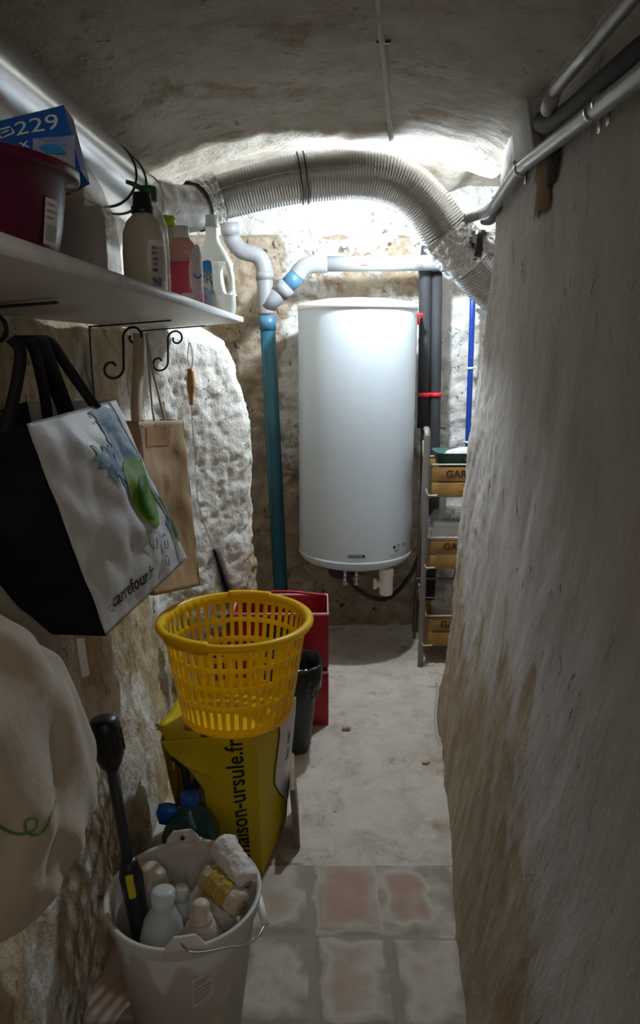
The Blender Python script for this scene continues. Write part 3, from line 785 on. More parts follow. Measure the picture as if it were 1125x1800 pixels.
tag(G().loft(secs, 36, wob=lambda p, a, i: Vector((.004 * noise.noise(p * 30), .004 * noise.noise(p * 30 + Vector((5, 0, 0))), .004 * noise.noise(p * 25)))).obj('cloth_bundle', M['white_cloth']), 'white cloth bundle lying in the green tray', 'cloth')
tag(G().lathe([(.001, .05), (.016, .048), (.026, .04), (.032, .02), (.032, .0), (.024, -.02)], Vector((ctr[0] + .005, ctr[1] - .055, zt - .0)), 28, False, True, Matrix.Rotation(math.radians(60), 4, 'X')).obj('black_cap', M['black']), 'round black knob lying before the white cloth in the tray', 'knob')
zt = cz[1] + .012
t = thing('card_box', 'small white card box standing in the middle crate', 'box', (X0 + .085, YS + .06, zt))
G().box((X0 + .085, YS + .07, zt + .095), (.115, .05, .19), .003).obj('carton', M['label_white'], t)
G().box((X0 + .085, YS + .043, zt + .178), (.11, .002, .012), .0005).obj('lid_flap', M['label_white'], t)
tag(G().box((X0 + .19, YS + .07, zt + .09), (.07, .05, .18), .003).obj('blue_carton', M['label_dark']), 'dark blue carton right of the white box in the middle crate', 'box')
secs = [(zt, X0 + .13, YS + .16, .12, .05, 3), (zt + .12, X0 + .13, YS + .16, .125, .055, 3), (zt + .19, X0 + .13, YS + .16, .11, .045, 2.4), (zt + .235, X0 + .13, YS + .16, .08, .03, 2)]
tag(G().loft(secs, 48, wob=lambda p, a, i: Vector((.012 * noise.noise(p * 22), .01 * noise.noise(p * 22 + Vector((5, 0, 0))), .012 * noise.noise(p * 19)))).obj('plastic_bag', M['film']), 'clear crumpled plastic bag behind the white box in the middle crate', 'bag')
secs = [(zt, X0 + .17, YS + .16, .10, .04, 3), (zt + .10, X0 + .17, YS + .16, .10, .045, 3), (zt + .185, X0 + .17, YS + .16, .09, .03, 3)]
tag(G().loft(secs, 40).obj('green_pouch', M['green_cap']), 'dark green pouch inside the clear bag of the middle crate', 'pouch')
zt = cz[0] + .012
tag(G().lathe([(.055, 0), (.068, .09), (.072, .155), (.074, .158), (.070, .158), (.064, .15), (.001, .148)], Vector((X0 + .105, YS + .10, zt)), 40, True).obj('food_tub', M['bottle_cream']), 'round cream plastic tub in the lowest crate', 'tub')
secs = [(zt, X0 + .185, YS + .09, .035, .05, 2), (zt + .10, X0 + .185, YS + .06, .045, .045, 2), (zt + .16, X0 + .18, YS + .05, .045, .04, 2), (zt + .19, X0 + .18, YS + .05, .02, .02, 2)]
tag(G().loft(secs, 30).obj('dark_jar', M['bin']), 'dark rounded jar beside the cream tub in the lowest crate', 'jar')
secs = [(zt + .10, X0 + .165, YS + .12, .05, .04, 2), (zt + .19, X0 + .155, YS + .11, .055, .035, 2), (zt + .235, X0 + .14, YS + .10, .04, .02, 2), (zt + .26, X0 + .13, YS + .10, .025, .01, 2)]
tag(G().loft(secs, 30, wob=lambda p, a, i: Vector((.012 * noise.noise(p * 25), .01 * noise.noise(p * 25 + Vector((5, 0, 0))), .012 * noise.noise(p * 21)))).obj('film_bag', M['film']), 'small crumpled clear bag on the dark jar in the lowest crate', 'bag')

# ------------------------------------------------------------ white shelf with iron brackets
def shelf_z(x): return 1.500 + (x + .60) * .075       # underside
XF = -0.272; TK = 0.019; Y0S, Y1S = 0.15, 2.70
t = thing('wall_shelf', 'long white shelf board on black iron brackets along the left wall', 'shelf', (-.45, 1.4, 1.5))
ang = math.atan(.075); rot = Matrix.Rotation(-ang, 3, 'Y'); ww = .320 / math.cos(ang)
cx = XF - .160
G().box((cx, (Y0S + Y1S) / 2, shelf_z(cx) + TK / 2), (ww, Y1S - Y0S, TK), .001, rot).obj('board', M['shelf'], t)
G().box((XF + .0008, (Y0S + Y1S) / 2, shelf_z(XF) + TK / 2), (.0012, Y1S - Y0S - .002, TK - .001), .0, rot).obj('edge_band', M['shelf_edge'], t)

def bracket_root(Y):
    t = thing('shelf_bracket', 'x', 'bracket', (-.598, Y, 1.29), 'scrolled iron brackets under the shelf')
    zt = shelf_z(-.598) - .004
    T_ = lambda a, d: Vector((-.598 + a, Y, zt + a * .075 - d))
    G().box(T_(.105, .002), (.215, .014, .004), .001, rot).obj('top_arm', M['black_iron'], t)
    G().box((-.598, Y, zt - .105), (.004, .014, .21), .001).obj('wall_arm', M['black_iron'], t)
    pts = []
    for k in range(29):   # lower curl, from inside out
        th = math.radians(-330 + 330 * k / 28); r = lerp(.010, .030, (k / 28) ** .8)
        pts.append(T_(.052 + r * math.cos(th), .112 - r * math.sin(th)))
    pts += [T_(.083, .09), T_(.0845, .065)]
    for k in range(27):
        th = math.radians(180 - 385 * k / 26); r = lerp(.028, .009, (k / 26) ** 1.1)
        pts.append(T_(.113 + r * math.cos(th), .036 - r * math.sin(th)))
    G().tube(smooth_path(pts, 3), .0034, 10).obj('scroll', M['black_iron'], t)
    return t
b1 = bracket_root(2.56); b1['label'] = 'farthest iron scroll bracket under the shelf, the tool with wooden handle hangs on it'
b2 = copy_tree(b1, (0, 1.98 - 2.56, 0)); b2['label'] = 'middle iron scroll bracket under the shelf, brown paper bag hanging on it'
b3 = copy_tree(b1, (0, 1.13 - 2.56, 0)); b3['label'] = 'nearest iron scroll bracket under the shelf, holding the black bag handles'

# ------------------------------------------------------------ things on the shelf
def top(x): return shelf_z(x) + TK + .001
def S_(px, Y, x=None):  # shelf top point seen in column px at depth Y
    u = (px - 562.5) / F; x = u * Y * 1.0
    return x
ysq = lambda s: s
# maroon basin
bc = Vector((-.455, .93, top(-.455)))
t = thing('basin', 'dark maroon plastic basin at the near end of the shelf', 'basin', bc)
prof = [(.0, .0), (.120, .0), (.130, .006), (.142, .055), (.150, .108), (.164, .110), (.167, .113), (.167, .121), (.159, .124), (.148, .121), (.138, .055), (.126, .012), (.001, .010)]
g = G().lathe(prof, bc, 72); g.obj('bowl', M['maroon'], t)
fa = lambda x, z: Vector((bc.x + (.1505 + (z - .1) * .15) * math.cos(-.12 + x / .146), bc.y + (.1505 + (z - .1) * .15) * math.sin(-.12 + x / .146), bc.z + z))
lb = G().patch(lambda u, v: fa(-.016 + .032 * u, .032 + .050 * v), 6, 6).obj('price_label', M['label_white'], t)
fb = lambda x, z: fa(x, z) + Vector((.0007, -.0006, 0))
g = G()
for k in range(9): g.patch(lambda u, v: fb(-.012 + .003 * k + .0014 * u, .036 + .018 * v), 1, 2)
for zz, l in ((.060, .02), (.067, .026), (.074, .018)): g.patch(lambda u, v: fb(-.013 + l * u, zz + .003 * v), 3, 1)
g.obj('print', M['label_grey'], lb)

# blue pack leaning behind the basin
A = P(-60, 226, 1.02); B = P(112, 184, 1.02); C = P(142, 300, .99); D = P(-30, 345, .99)
t = thing('blue_pack', 'blue plastic pack printed 229 leaning above the maroon basin', 'pack', (A + B) / 2 - Vector((0, 0, .2)))
f0 = quadfn(A, B, C, D, .008, .006, ws=14, flip=-1)
nrm = ((B - A).cross(D - A)).normalized(); back = -nrm * (1 if (-nrm).y > 0 else -1)
g = G().patch(f0, 24, 20)
fbk = lambda u, v: f0(u, v) + back * (.03 + .015 * math.sin(u * 3.1))
g.patch(lambda u, v: fbk(1 - u, v), 24, 20)
g.patch(lambda u, v: f0(1, v).lerp(fbk(1, v), u), 4, 20); g.patch(lambda u, v: fbk(0, v).lerp(f0(0, v), u), 4, 20)
g.patch(lambda u, v: fbk(u, 0).lerp(f0(u, 0), v), 24, 4); g.patch(lambda u, v: f0(u, 1).lerp(fbk(u, 1), v), 24, 4)
g.obj('film_wrap', M['blue_pack'], t)
fo = lambda u, v: f0(u, v) - back * .0015
text_on('lettering', '229', lambda x, y: fo(.70 + x, .24 - y * 1.1), M['text_white'], t, .30)
text_on('lettering', '12 x', lambda x, y: fo(.42 + x, .50 - y * 1.1), M['text_white'], t, .20)
g = G()
for a_, b_ in (((.30, .16), (.44, .15)), ((.44, .15), (.47, .27)), ((.47, .27), (.33, .30)), ((.33, .30), (.30, .16)), ((.34, .22), (.42, .20))):
    g.tube([fo(*a_), fo(*b_)], .0011, 6)
g.obj('pictogram', M['text_white'], t)
t = thing('refill_pouch', 'small milky plastic pouch with blue print stuck before the blue pack', 'pouch', P(92, 330, .97))
f1 = quadfn(P(57, 243, .985), P(131, 237, .985), P(133, 330, .96), P(60, 330, .96), .014, .006, ws=25, flip=-1)
G().patch(f1, 16, 16).patch(lambda u, v: f1(1 - u, v) + Vector((0, .03 * math.sin(math.pi * u), 0)), 16, 16).obj('film', M['film2'], t)
G().poly([(.55 + .28 * math.cos(a_ * .5) * (1 + .25 * math.sin(a_)), .36 + .12 * math.sin(a_ * .5)) for a_ in range(12)], lambda u, v: f1(u, v) - Vector((0, .004, 0))).obj('print', M['label_blue'], t)

# clear bag with a cardboard-coloured carton in it
t = thing('clear_bag', 'tall clear plastic bag standing on the shelf right of the basin', 'bag', (-.40, 1.28, top(-.4)))
zb = top(-.40)
rz = Matrix.Rotation(math.radians(8), 4, 'Z')
secs = [(0, 0, 0, .062, .06, 4), (.06, 0, 0, .064, .062, 4), (.12, -.006, 0, .058, .056, 3.2), (.17, -.014, 0, .048, .045, 3), (.215, -.026, 0, .036, .03, 2.6), (.25, -.032, 0, .026, .016, 2.2)]
MB = Matrix.Translation((-.405, 1.33, zb)) @ rz
G().loft(secs, 60, True, False, MB, lambda p, a, i: Vector((.010 * noise.noise(p * 17), .012 * noise.noise(p * 19 + Vector((5, 0, 0))), .01 * noise.noise(p * 14))) * (1 if i else 0)).obj('film', M['film2'], t)
tag(G().box((-.412, 1.33, zb + .070), (.085, .08, .135), .004, Matrix.Rotation(math.radians(8), 3, 'Z')).obj('card_carton', M['beige_card']), 'brownish card box inside the clear plastic bag', 'box')
secs = [(0, 0, 0, .03, .025, 2.4), (.04, 0, 0, .032, .026, 2.4), (.08, -.01, 0, .025, .018, 2), (.115, -.02, 0, .010, .008, 2)]
tag(G().loft(secs, 28, M=Matrix.Translation((-.43, 1.33, zb + .145)), wob=lambda p, a, i: Vector((.008 * noise.noise(p * 28), .006 * noise.noise(p * 28 + Vector((5, 0, 0))), 0))).obj('orange_packet', M['orange_film']), 'orange yellow packet peeking above the clear bag', 'packet')

def bottle(name, label, cat, base, secs, mat, seg=40, rz=0.0, extra=None, group=None):
    t = thing(name, label, cat, base, group)
    Mx = Matrix.Translation(base) @ Matrix.Rotation(rz, 4, 'Z')
    G().loft(secs, seg, M=Mx).obj('body', mat, t)
    return t, Mx
# cream bottle with black cap
x = -.338; Y = 1.50; base = Vector((x, Y, top(x)))
t, Mx = bottle('detergent_bottle', 'cream bottle with black screw cap at the shelf edge', 'bottle', base,
    [(0, 0, 0, .036, .030, 2.6), (.006, 0, 0, .040, .034, 2.6), (.08, 0, 0, .041, .034, 2.5), (.118, 0, 0, .039, .033, 2.3), (.138, 0, 0, .032, .028, 2.1), (.150, 0, 0, .020, .019, 2), (.158, 0, 0, .016, .016, 2)], M['bottle_cream'], rz=-.3)
G().lathe([(.021, 0), (.0215, .002), (.0215, .012), (.0185, .014), (.0165, .036), (.0155, .038), (.001, .039)], base + Vector((0, 0, .152)), 32, True).obj('screw_cap', M['black'], t)
def onsec(Mx, ax, ay, ex, a0, off=.0008):
    def fn(x, z):
        a = a0 + x / ((ax + ay) / 2); c = math.cos(a); d = math.sin(a)
        return Mx @ Vector(((ax + off) * math.copysign(abs(c) ** (2 / ex), c), (ay + off) * math.copysign(abs(d) ** (2 / ex), d), z))
    return fn
f = onsec(Mx, .0395, .033, 2.5, -.25); lb = G().patch(lambda u, v: f(-.026 + .050 * u, .012 + .09 * v), 10, 6).obj('label', M['label_white'], t)
f2 = onsec(Mx, .0395, .033, 2.5, -.25, .0015)
g = G().patch(lambda u, v: f2(-.022 + .022 * u, .018 + .016 * v), 4, 2)
for zz in (.045, .055, .065, .075, .085): g.patch(lambda u, v: f2(-.020 + .012 * u, zz + .006 * v), 4, 1)
g.obj('label_print', M['label_dark'], lb)
# tall clear spray bottle, green head
x = -.368; Y = 1.70; base = Vector((x, Y, top(x)))
t, Mx = bottle('spray_bottle', 'clear bottle with dark green head behind the black capped bottle', 'bottle', base,
    [(0, 0, 0, .036, .036, 2), (.005, 0, 0, .039, .039, 2), (.12, 0, 0, .039, .039, 2), (.165, 0, 0, .036, .036, 2), (.195, 0, 0, .024, .024, 2), (.21, 0, 0, .013, .013, 2), (.22, 0, 0, .012, .012, 2)], M['clear'])
G().lathe([(.016, 0), (.019, .004), (.019, .022), (.016, .030), (.001, .031)], base + Vector((0, 0, .212)), 24, True).obj('head', M['green_cap'], t)
g = G().tube([base + Vector((-.005, 0, .232)), base + Vector((-.030, -.005, .246)), base + Vector((-.045, -.01, .25))], [.007, .005, .004], 10); g.obj('nozzle', M['green_cap'], t)
x = -.388; Y = 1.965; base = Vector((x, Y, top(x)))
t, Mx = bottle('squeeze_bottle', 'clear round shouldered bottle with bright lime green collar on the shelf', 'bottle', base,
    [(0, 0, 0, .030, .030, 2), (.16, 0, 0, .032, .032, 2), (.19, 0, 0, .026, .026, 2), (.205, 0, 0, .022, .022, 2)], M['bottle_cream'])
G().lathe([(.026, 0), (.028, .004), (.027, .020), (.022, .024)], base + Vector((0, 0, .202)), 24, True, True).obj('collar', M['lime_cap'], t)
G().lathe([(.024, .0), (.038, .022), (.040, .045), (.032, .07), (.018, .082), (.001, .085)], base + Vector((0, 0, .226)), 28).obj('dome_cap', M['clear'], t)
# pink bottle
x = -.332; Y = 1.875; base = Vector((x, Y, top(x) - .0))
t, Mx = bottle('softener_bottle', 'pink liquid in a see-through bottle with pale label and white cap', 'bottle', base,
    [(0, 0, 0, .044, .030, 2.6), (.006, 0, 0, .049, .034, 2.6), (.06, 0, 0, .049, .033, 2.5), (.09, 0, 0, .047, .032, 2.4), (.102, 0, 0, .045, .031, 2.3)], M['pink'], rz=-.25)
G().loft([(.102, 0, 0, .045, .031, 2.3), (.13, 0, 0, .038, .028, 2.2), (.148, 0, 0, .028, .023, 2.1), (.158, 0, 0, .018, .018, 2)], 40, True, True, Mx).obj('bottle_shoulder', M['pink_top'], t)
G().lathe([(.019, 0), (.0195, .003), (.018, .026), (.016, .028), (.001, .028)], base + Vector((0, 0, .157)), 28, True).obj('screw_cap', M['bottle_white'], t)
f = onsec(Mx, .0492, .0338, 2.5, -.45)
oval = [(.0 + .024 * math.cos(k * math.pi / 10), .075 + .066 * math.sin(k * math.pi / 10)) for k in range(20)]
lb = G().poly(oval, f).obj('label', M['label_pink'], t)
f2 = onsec(Mx, .0492, .0338, 2.5, -.45, .0018)
g = G().poly([(-.004 + .010 * math.cos(k * math.pi / 6), .105 + .022 * math.sin(k * math.pi / 6)) for k in range(12)], f2); g.obj('label_patch', M['label_white'], lb)
g = G().tube([f2(-.014 + .028 * k / 8, .072 - .008 * math.sin(math.pi * k / 8)) for k in range(9)], .0022, 6); g.obj('swoosh', M['label_blue'], lb)
x = -.300; base = Vector((x, 1.74, top(x)))
tag(G().box(base + Vector((0, 0, .0095)), (.028, .045, .019), .002, Matrix.Rotation(.25, 3, 'Z')).obj('small_box', M['white_plastic']), 'tiny white box lying at the shelf edge beside the pink bottle', 'box')
# white jug with handle
x = -.344; Y = 2.50; base = Vector((x, Y, top(x)))
t = thing('detergent_jug', 'large white jug with loop handle and blue label at the far end of the shelf', 'jug', base)
# outline in the jug's own plane with a hole for the handle
def jug():
    # outline polar about centre; hole polar about its centre -> ring faces; two skins and a rim
    H = .285
    Lx = [(0, -.066), (.02, -.070), (.12, -.068), (.19, -.052), (.225, -.028), (.245, -.020), (.285, -.020)]
    Rx = [(0, .066), (.03, .071), (.12, .069), (.17, .060), (.205, .040), (.228, .024), (.245, .020), (.285, .020)]
    hx = lambda z: 0.043 + (.10 - z) * .14
    z0h, z1h = .065, .165
    def hw(z):  # half-width of the handle hole
        k = (z - (z0h + z1h) / 2) / ((z1h - z0h) / 2)
        return .0105 * math.sqrt(max(0, 1 - k ** 4)) if abs(k) < 1 else 0
    nz = 44; na = 24; V = []; Fc = []
    Mx = Matrix.Translation(base) @ Matrix.Rotation(math.radians(-14), 4, 'Z')
    def ring(z, l, r, th, rows):
        c = (l + r) / 2; w = (r - l) / 2
        out = []
        for k in range(na):
            a = 2 * math.pi * k / na; cc = math.cos(a); dd = math.sin(a); e = 2.6
            out.append(Mx @ Vector((c + w * math.copysign(abs(cc) ** (2 / e), cc), th * math.copysign(abs(dd) ** (2 / e), dd), z)))
        return out
    g = G()
    def column(zs, lf, rf, tf, cap0, cap1):
        v = []; f = []
        for z in zs: v += ring(z, lf(z), rf(z), tf(z), 0)
        for i in range(len(zs) - 1):
            for k in range(na):
                k2 = (k + 1) % na; f.append((i * na + k, i * na + k2, (i + 1) * na + k2, (i + 1) * na + k))
        if cap0: f.append(tuple(range(na - 1, -1, -1)))
        if cap1: f.append(tuple((len(zs) - 1) * na + k for k in range(na)))
        g.add(v, f)
    L_ = lambda z: interp(Lx, z); R_ = lambda z: interp(Rx, z)
    T_ = lambda z: interp([(0, .040), (.01, .044), (.16, .042), (.21, .030), (.245, .020), (.285, .020)], z)
    fr = lambda a, b, n: [a + (b - a) * k / n for k in range(n + 1)]
    column(fr(0, z0h, 8), L_, R_, T_, True, False)
    zs = fr(z0h, z1h, 20)
    column(zs, L_, lambda z: hx(z) - hw(z), T_, False, False)
    column(zs, lambda z: hx(z) + hw(z) - (.0 if 0 < hw(z) else 0), R_, lambda z: min(T_(z), lerp(T_(z), .017, sm(0, .012, hw(z)))), False, False)
    column(fr(z1h, H, 14), L_, R_, T_, False, True)
    g.obj('body', M['bottle_white'], t)
    def lf(x, z, off=.0012): return Mx @ Vector((x, -(T_(z) * (1 - min(1, abs((x + .012) / .060)) ** 2.6) ** (1 / 2.6)) - off if abs(x + .012) < .058 else -.01, z))
    pts = [(-.052, .008), (.004, .006), (.034, .030), (.026, .05), (.014, .085), (.012, .15), (.008, .168), (-.002, .172), (-.045, .162), (-.054, .15)]
    lb = G().poly(pts, lf).obj('label', M['label_mix'], t)
    lg = lambda x, z: lf(x, z, .0022)
    G().poly([(-.05, .132), (.009, .134), (.009, .162), (-.001, .170), (-.045, .160)], lg).obj('label_patch', M['label_blue'], lb)
    G().poly([(-.05, .088), (.006, .082), (.011, .128), (-.05, .128)], lg).obj('label_panel', M['label_white'], lb)
    text_on('lettering', 'OR', lambda x, y: lf(-.013 + x, .110 + y, .0032), M['label_dark'], lb, .040, .9)
    g = G()
    for xx, zz, w in ((.020, .022, .022), (.012, .012, .018)): g.patch(lambda u, v: lf(xx + w * u, zz + .004 * v, .001), 3, 1)
    g.obj('fine_print', M['ink'], t)
    G().lathe([(.0215, 0), (.0225, .002), (.0225, .008), (.0215, .010), (.020, .038), (.001, .040)], Mx @ Vector((0, 0, .272)), 28, True).obj('screw_cap', M['bottle_white'], t)
jug()

# ------------------------------------------------------------ bags on the brackets
HOOK = Vector((-.452, 1.13, 1.455))
A = P(45, 745, 1.12); B = P(203, 703, 1.50); C = P(328, 982, 1.55); D = P(186, 1117, 1.16)
A2 = Vector((-.575, 1.08, A.z - .01)); B2 = Vector((-.575, 1.46, B.z)); C2 = Vector((-.545, 1.50, C.z)); D2 = Vector((-.545, 1.09, D.z + .035))
t = thing('shopping_bag', 'large white shopping bag with lime print and black side hanging from the nearest bracket', 'bag', (HOOK.x, 1.3, D.z))
ff = quadfn(A, B, C, D, .030, .016, ws=11)
if (ff(.5, .5) - quadfn(A, B, C, D)(.5, .5)).dot(Vector((1, -.4, 0))) < 0: ff = quadfn(A, B, C, D, .030, .016, ws=11, flip=-1); SG = -1
else: SG = 1
def ffo(off): return quadfn(A, B, C, D, .030, .016, off, 11, SG)
def sag(u, v):   # rim line of the panel bows a little; lower corner is folded round
    return ff(u, v)
o = G().patch(sag, 60, 56).obj('front_panel', M['bag_white'], t); solid(o, .0012)
fs_ = quadfn(A2, A, D, D2, -.012, .010, ws=12)
o = G().patch(fs_, 30, 40).obj('side_panel', M['bag_black'], t); solid(o, .0012)
o = G().patch(quadfn(A2, B2, C2, D2, .0, .010, ws=10), 30, 30).obj('back_panel', M['bag_black'], t); solid(o, .0012)
o = G().patch(quadfn(B, B2, C2, C, .0, .008, ws=10), 16, 30).obj('far_side_panel', M['bag_white'], t); solid(o, .0012)
o = G().patch(quadfn(D, C, C2, D2, .006, .006, ws=10), 24, 16).obj('bottom_panel', M['bag_black'], t); solid(o, .0012)
# folded white strip along the far edge (slightly raised gusset crease)
o = G().tube([ffo(.003)(.88 + .05 * k / 20, k / 20) for k in range(21)], .0016, 6).obj('seam', M['bag_white'], t)
p1 = ffo(.0025); p2 = ffo(.0040); p3 = ffo(.0052)
def blob(cx, cy, rx, ry, rot=0, n=28, am=.0, sd=0, fr=3.0):
    out = []
    for k in range(n):
        a = 2 * math.pi * k / n; r = 1 + am * noise.noise(Vector((math.cos(a) * fr, math.sin(a) * fr, sd)))
        x = rx * math.cos(a) * r; y = ry * math.sin(a) * r
        out.append((cx + x * math.cos(rot) - y * math.sin(rot), cy + x * math.sin(rot) + y * math.cos(rot)))
    return out
g = G()
g.poly(blob(.74, .09, .15, .09, .1, am=.5, sd=2), p1); g.poly(blob(.72, .23, .17, .10, .3, am=.7, sd=3, fr=2), p1); g.poly(blob(.46, .28, .12, .085, .5, am=.9, sd=5), p1); g.poly(blob(.60, .34, .16, .07, .4, am=.9, sd=15), p1)
g.poly(blob(.58, .42, .08, .13, -.4, am=.8, sd=6), p1); g.poly(blob(.93, .50, .02, .22, -.05, am=.8, sd=8), p1)
g.poly(blob(.66, .57, .055, .03, -.6, am=1.2, sd=9), p1); g.poly(blob(.90, .74, .03, .05, 0, am=1.2, sd=10), p1)
for k in range(70):
    a = random.uniform(0, 6.3); r = random.uniform(.2, 1)
    g.poly(blob(.70 + .20 * r * math.cos(a), .30 + .32 * r * math.sin(a), random.uniform(.004, .012), random.uniform(.004, .010), a, 7), p1)
g.obj('water_print', M['splash'], t)
g = G().poly(blob(.70, .50, .185, .20, -.25, n=32), p2); g.obj('fruit_print', M['lime'], t)
g = G().poly(blob(.69, .53, .13, .125, -.25, n=32), p3); g.obj('fruit_heart', M['lime_core'], t)
g = G().poly(blob(.955, .62, .022, .045, 0), p2).poly(blob(.965, .75, .026, .13, 0), p2); g.obj('leaf_print', M['lime_core'], t)
text_on('lettering', 'carrefour.fr', lambda x, y: p2(.31 + x * .92, .885 - y - .00 * x), M['ink'], t, .092, 1.0, .0022)
for ccx, ccy, rr in ((.58, .74, .035), (.74, .80, .03), (.70, .90, .02)):
    g = G()
    for q in range(3):
        a0 = q * 2.09
        g.tube([p2(ccx + rr * math.cos(a0 + k * .3), ccy + rr * 1.5 * math.sin(a0 + k * .3)) for k in range(6)], .0010, 5)
    g.obj('recycling_mark', M['splash'], t)
# handles up to the hook
def strap(pts, w, name, mat, parent, th=.0035, tw=None):
    pp = smooth_path(pts, 8); g = G(); v = []; f = []
    for i, p in enumerate(pp):
        d = (pp[min(i + 1, len(pp) - 1)] - pp[max(0, i - 1)]).normalized()
        s = (tw or Vector((0, 1, 0))); s = (s - d * s.dot(d)).normalized()
        v += [p - s * w / 2, p + s * w / 2]
    for i in range(len(pp) - 1): f.append((2 * i, 2 * i + 1, 2 * i + 3, 2 * i + 2))
    o = g.add(v, f).obj(name, mat, parent); solid(o, th); return o
TWv = Vector((.8, .5, 0))
strap([Vector((-.47, 1.10, A.z - .012)), P(26, 690, 1.12), P(36, 620, 1.13), HOOK + Vector((-.006, -.004, .004))], .018, 'handle', M['strap_black'], t, th=.002, tw=TWv)
strap([ff(.70, .02), P(118, 645, 1.34), P(82, 596, 1.22), HOOK + Vector((.006, .004, .006))], .019, 'handle', M['strap_black'], t, th=.002, tw=TWv)
strap([P(84, 735, 1.28), P(76, 680, 1.24), P(58, 610, 1.17), HOOK + Vector((.0, .008, .004))], .018, 'handle', M['strap_black'], t, th=.002, tw=TWv)
strap([P(118, 728, 1.38), P(96, 670, 1.32), P(66, 600, 1.2), HOOK + Vector((.004, .010, .004))], .030, 'handle', M['strap_black'], t, th=.002, tw=TWv)

# brown paper bag
t = thing('paper_bag', 'brown kraft paper bag hanging behind the white shopping bag', 'bag', P(300, 1040, 1.95))
A = P(243, 741, 1.80); B = P(322, 738, 2.10); C = P(352, 1030, 2.12); D = P(272, 1047, 1.84)
f = quadfn(A, B, C, D, .02, .014, ws=9)
o = G().patch(f, 30, 40).obj('front_panel', M['kraft'], t); solid(o, .001)
dx = Vector((-.07, .02, 0))
o = G().patch(quadfn(A + dx, B + dx, C + dx * .6, D + dx * .6, 0, .01), 20, 30).obj('back_panel', M['kraft'], t); solid(o, .001)
o = G().patch(quadfn(A + dx, A, D, D + dx * .6, 0, .006), 10, 30).obj('side_panel', M['kraft'], t); solid(o, .001)
o = G().patch(quadfn(B, B + dx, C + dx * .6, C, 0, .006), 10, 30).obj('side_panel', M['kraft'], t); solid(o, .001)
o = G().patch(quadfn(D, C, C + dx * .6, D + dx * .6, 0, .003), 16, 8).obj('bottom_panel', M['kraft'], t); solid(o, .001)
fo_ = quadfn(A, B, C, D, .02, .014, -.002, 9)
fo2 = quadfn(A, B, C, D, .02, .014, .002, 9)
outp = fo_ if fo_(.5, .5).x > fo2(.5, .5).x else fo2
G().patch(lambda u, v: outp(.12 + .56 * u, .03 + .11 * v), 8, 3).obj('print', M['kraft_dark'], t)
hk = P(243, 586, 1.98)
strap([outp(.08, .02) , P(240, 730, 1.84), P(243, 640, 1.95), hk], .028, 'paper_handle', M['twine'], t, tw=Vector((1, .3, 0)))
G().tube([hk + Vector((.02, 0, .0)), P(268, 650, 2.0), P(286, 725, 2.03), outp(.60, .04), P(302, 750, 2.05)], .0035, 8).obj('twine_handle', M['twine'], t)
G().tube([hk + Vector((.022, 0, .0)), P(262, 650, 2.0), P(268, 720, 1.98), outp(.35, .03)], .0030, 8).obj('twine_handle', M['twine'], t)
# thin white printed bag behind it
A = P(318, 770, 2.18); B = P(338, 775, 2.30); C = P(357, 960, 2.32); D = P(338, 990, 2.2)
t = thing('white_sack', 'thin white printed bag squeezed behind the brown paper bag', 'bag', D)
f = quadfn(A, B, C, D, .012, .01, ws=14)
G().patch(f, 14, 26).patch(lambda u, v: f(1 - u, v) + Vector((-.05 * math.sin(math.pi * (.15 + .7 * u)), .0, 0)), 14, 26).obj('film', M['film2'], t)
G().patch(lambda u, v: f(.35 + .25 * u, .45 + .05 * v) + Vector((.002, -.002, 0)), 3, 2).obj('print', M['label_grey'], t)

# tool with wooden handle
t = thing('wire_brush', 'long wire brush with wooden handle hanging from the farthest bracket', 'brush', P(400, 1045, 2.52))
YT = 2.54
ht = P(332, 606, YT); h0 = P(335, 648, YT); h1 = P(336, 712, YT)
G().tube([h0, h0.lerp(h1, .1), h0.lerp(h1, .35), h0.lerp(h1, .55), h0.lerp(h1, .8), h1], [.009, .011, .0145, .014, .008, .0065], 20).obj('handle', M['handle_wood'], t)
G().tube(smooth_path([h0, P(330, 630, YT), P(331, 612, YT), ht + Vector((.003, 0, .006)), P(337, 614, YT), P(339, 632, YT), h0 + Vector((.003, 0, 0))], 5), .0016, 8).obj('hanging_loop', M['steel'], t)
w = smooth_path([h1, P(341, 790, YT), P(348, 880, YT), P(362, 930, YT), P(376, 966, YT)], 8)
G().tube(resample(w, .004), .0022, 8, True, lambda L, a: .0006 * math.sin(L * 900 + a)).obj('twisted_wire', M['steel'], t)
be = [P(376, 966, YT), P(385, 995, YT - .005), P(396, 1030, YT - .01), P(404, 1060, YT - .01)]
g = G().tube(be, .004, 8)
bp = resample(smooth_path(be, 10), .0022)
for i, p in enumerate(bp[:-1]):
    d = (bp[i + 1] - p).normalized() if (bp[i + 1] - p).length > 1e-6 else Vector((0, 0, -1))
    n1 = d.orthogonal().normalized(); n2 = d.cross(n1)
    for k in range(26):
        a = 2 * math.pi * (k + random.random()) / 26; q = n1 * math.cos(a) + n2 * math.sin(a)
        L = .027 + .003 * math.sin(i * 1.1) + random.uniform(-.001, .001); s = q.cross(d) * .0009
        g.add([p - s, p + s, p + q * L + s * .6, p + q * L - s * .6], [(0, 1, 2, 3)])
g.obj('bristles', M['black'], t)

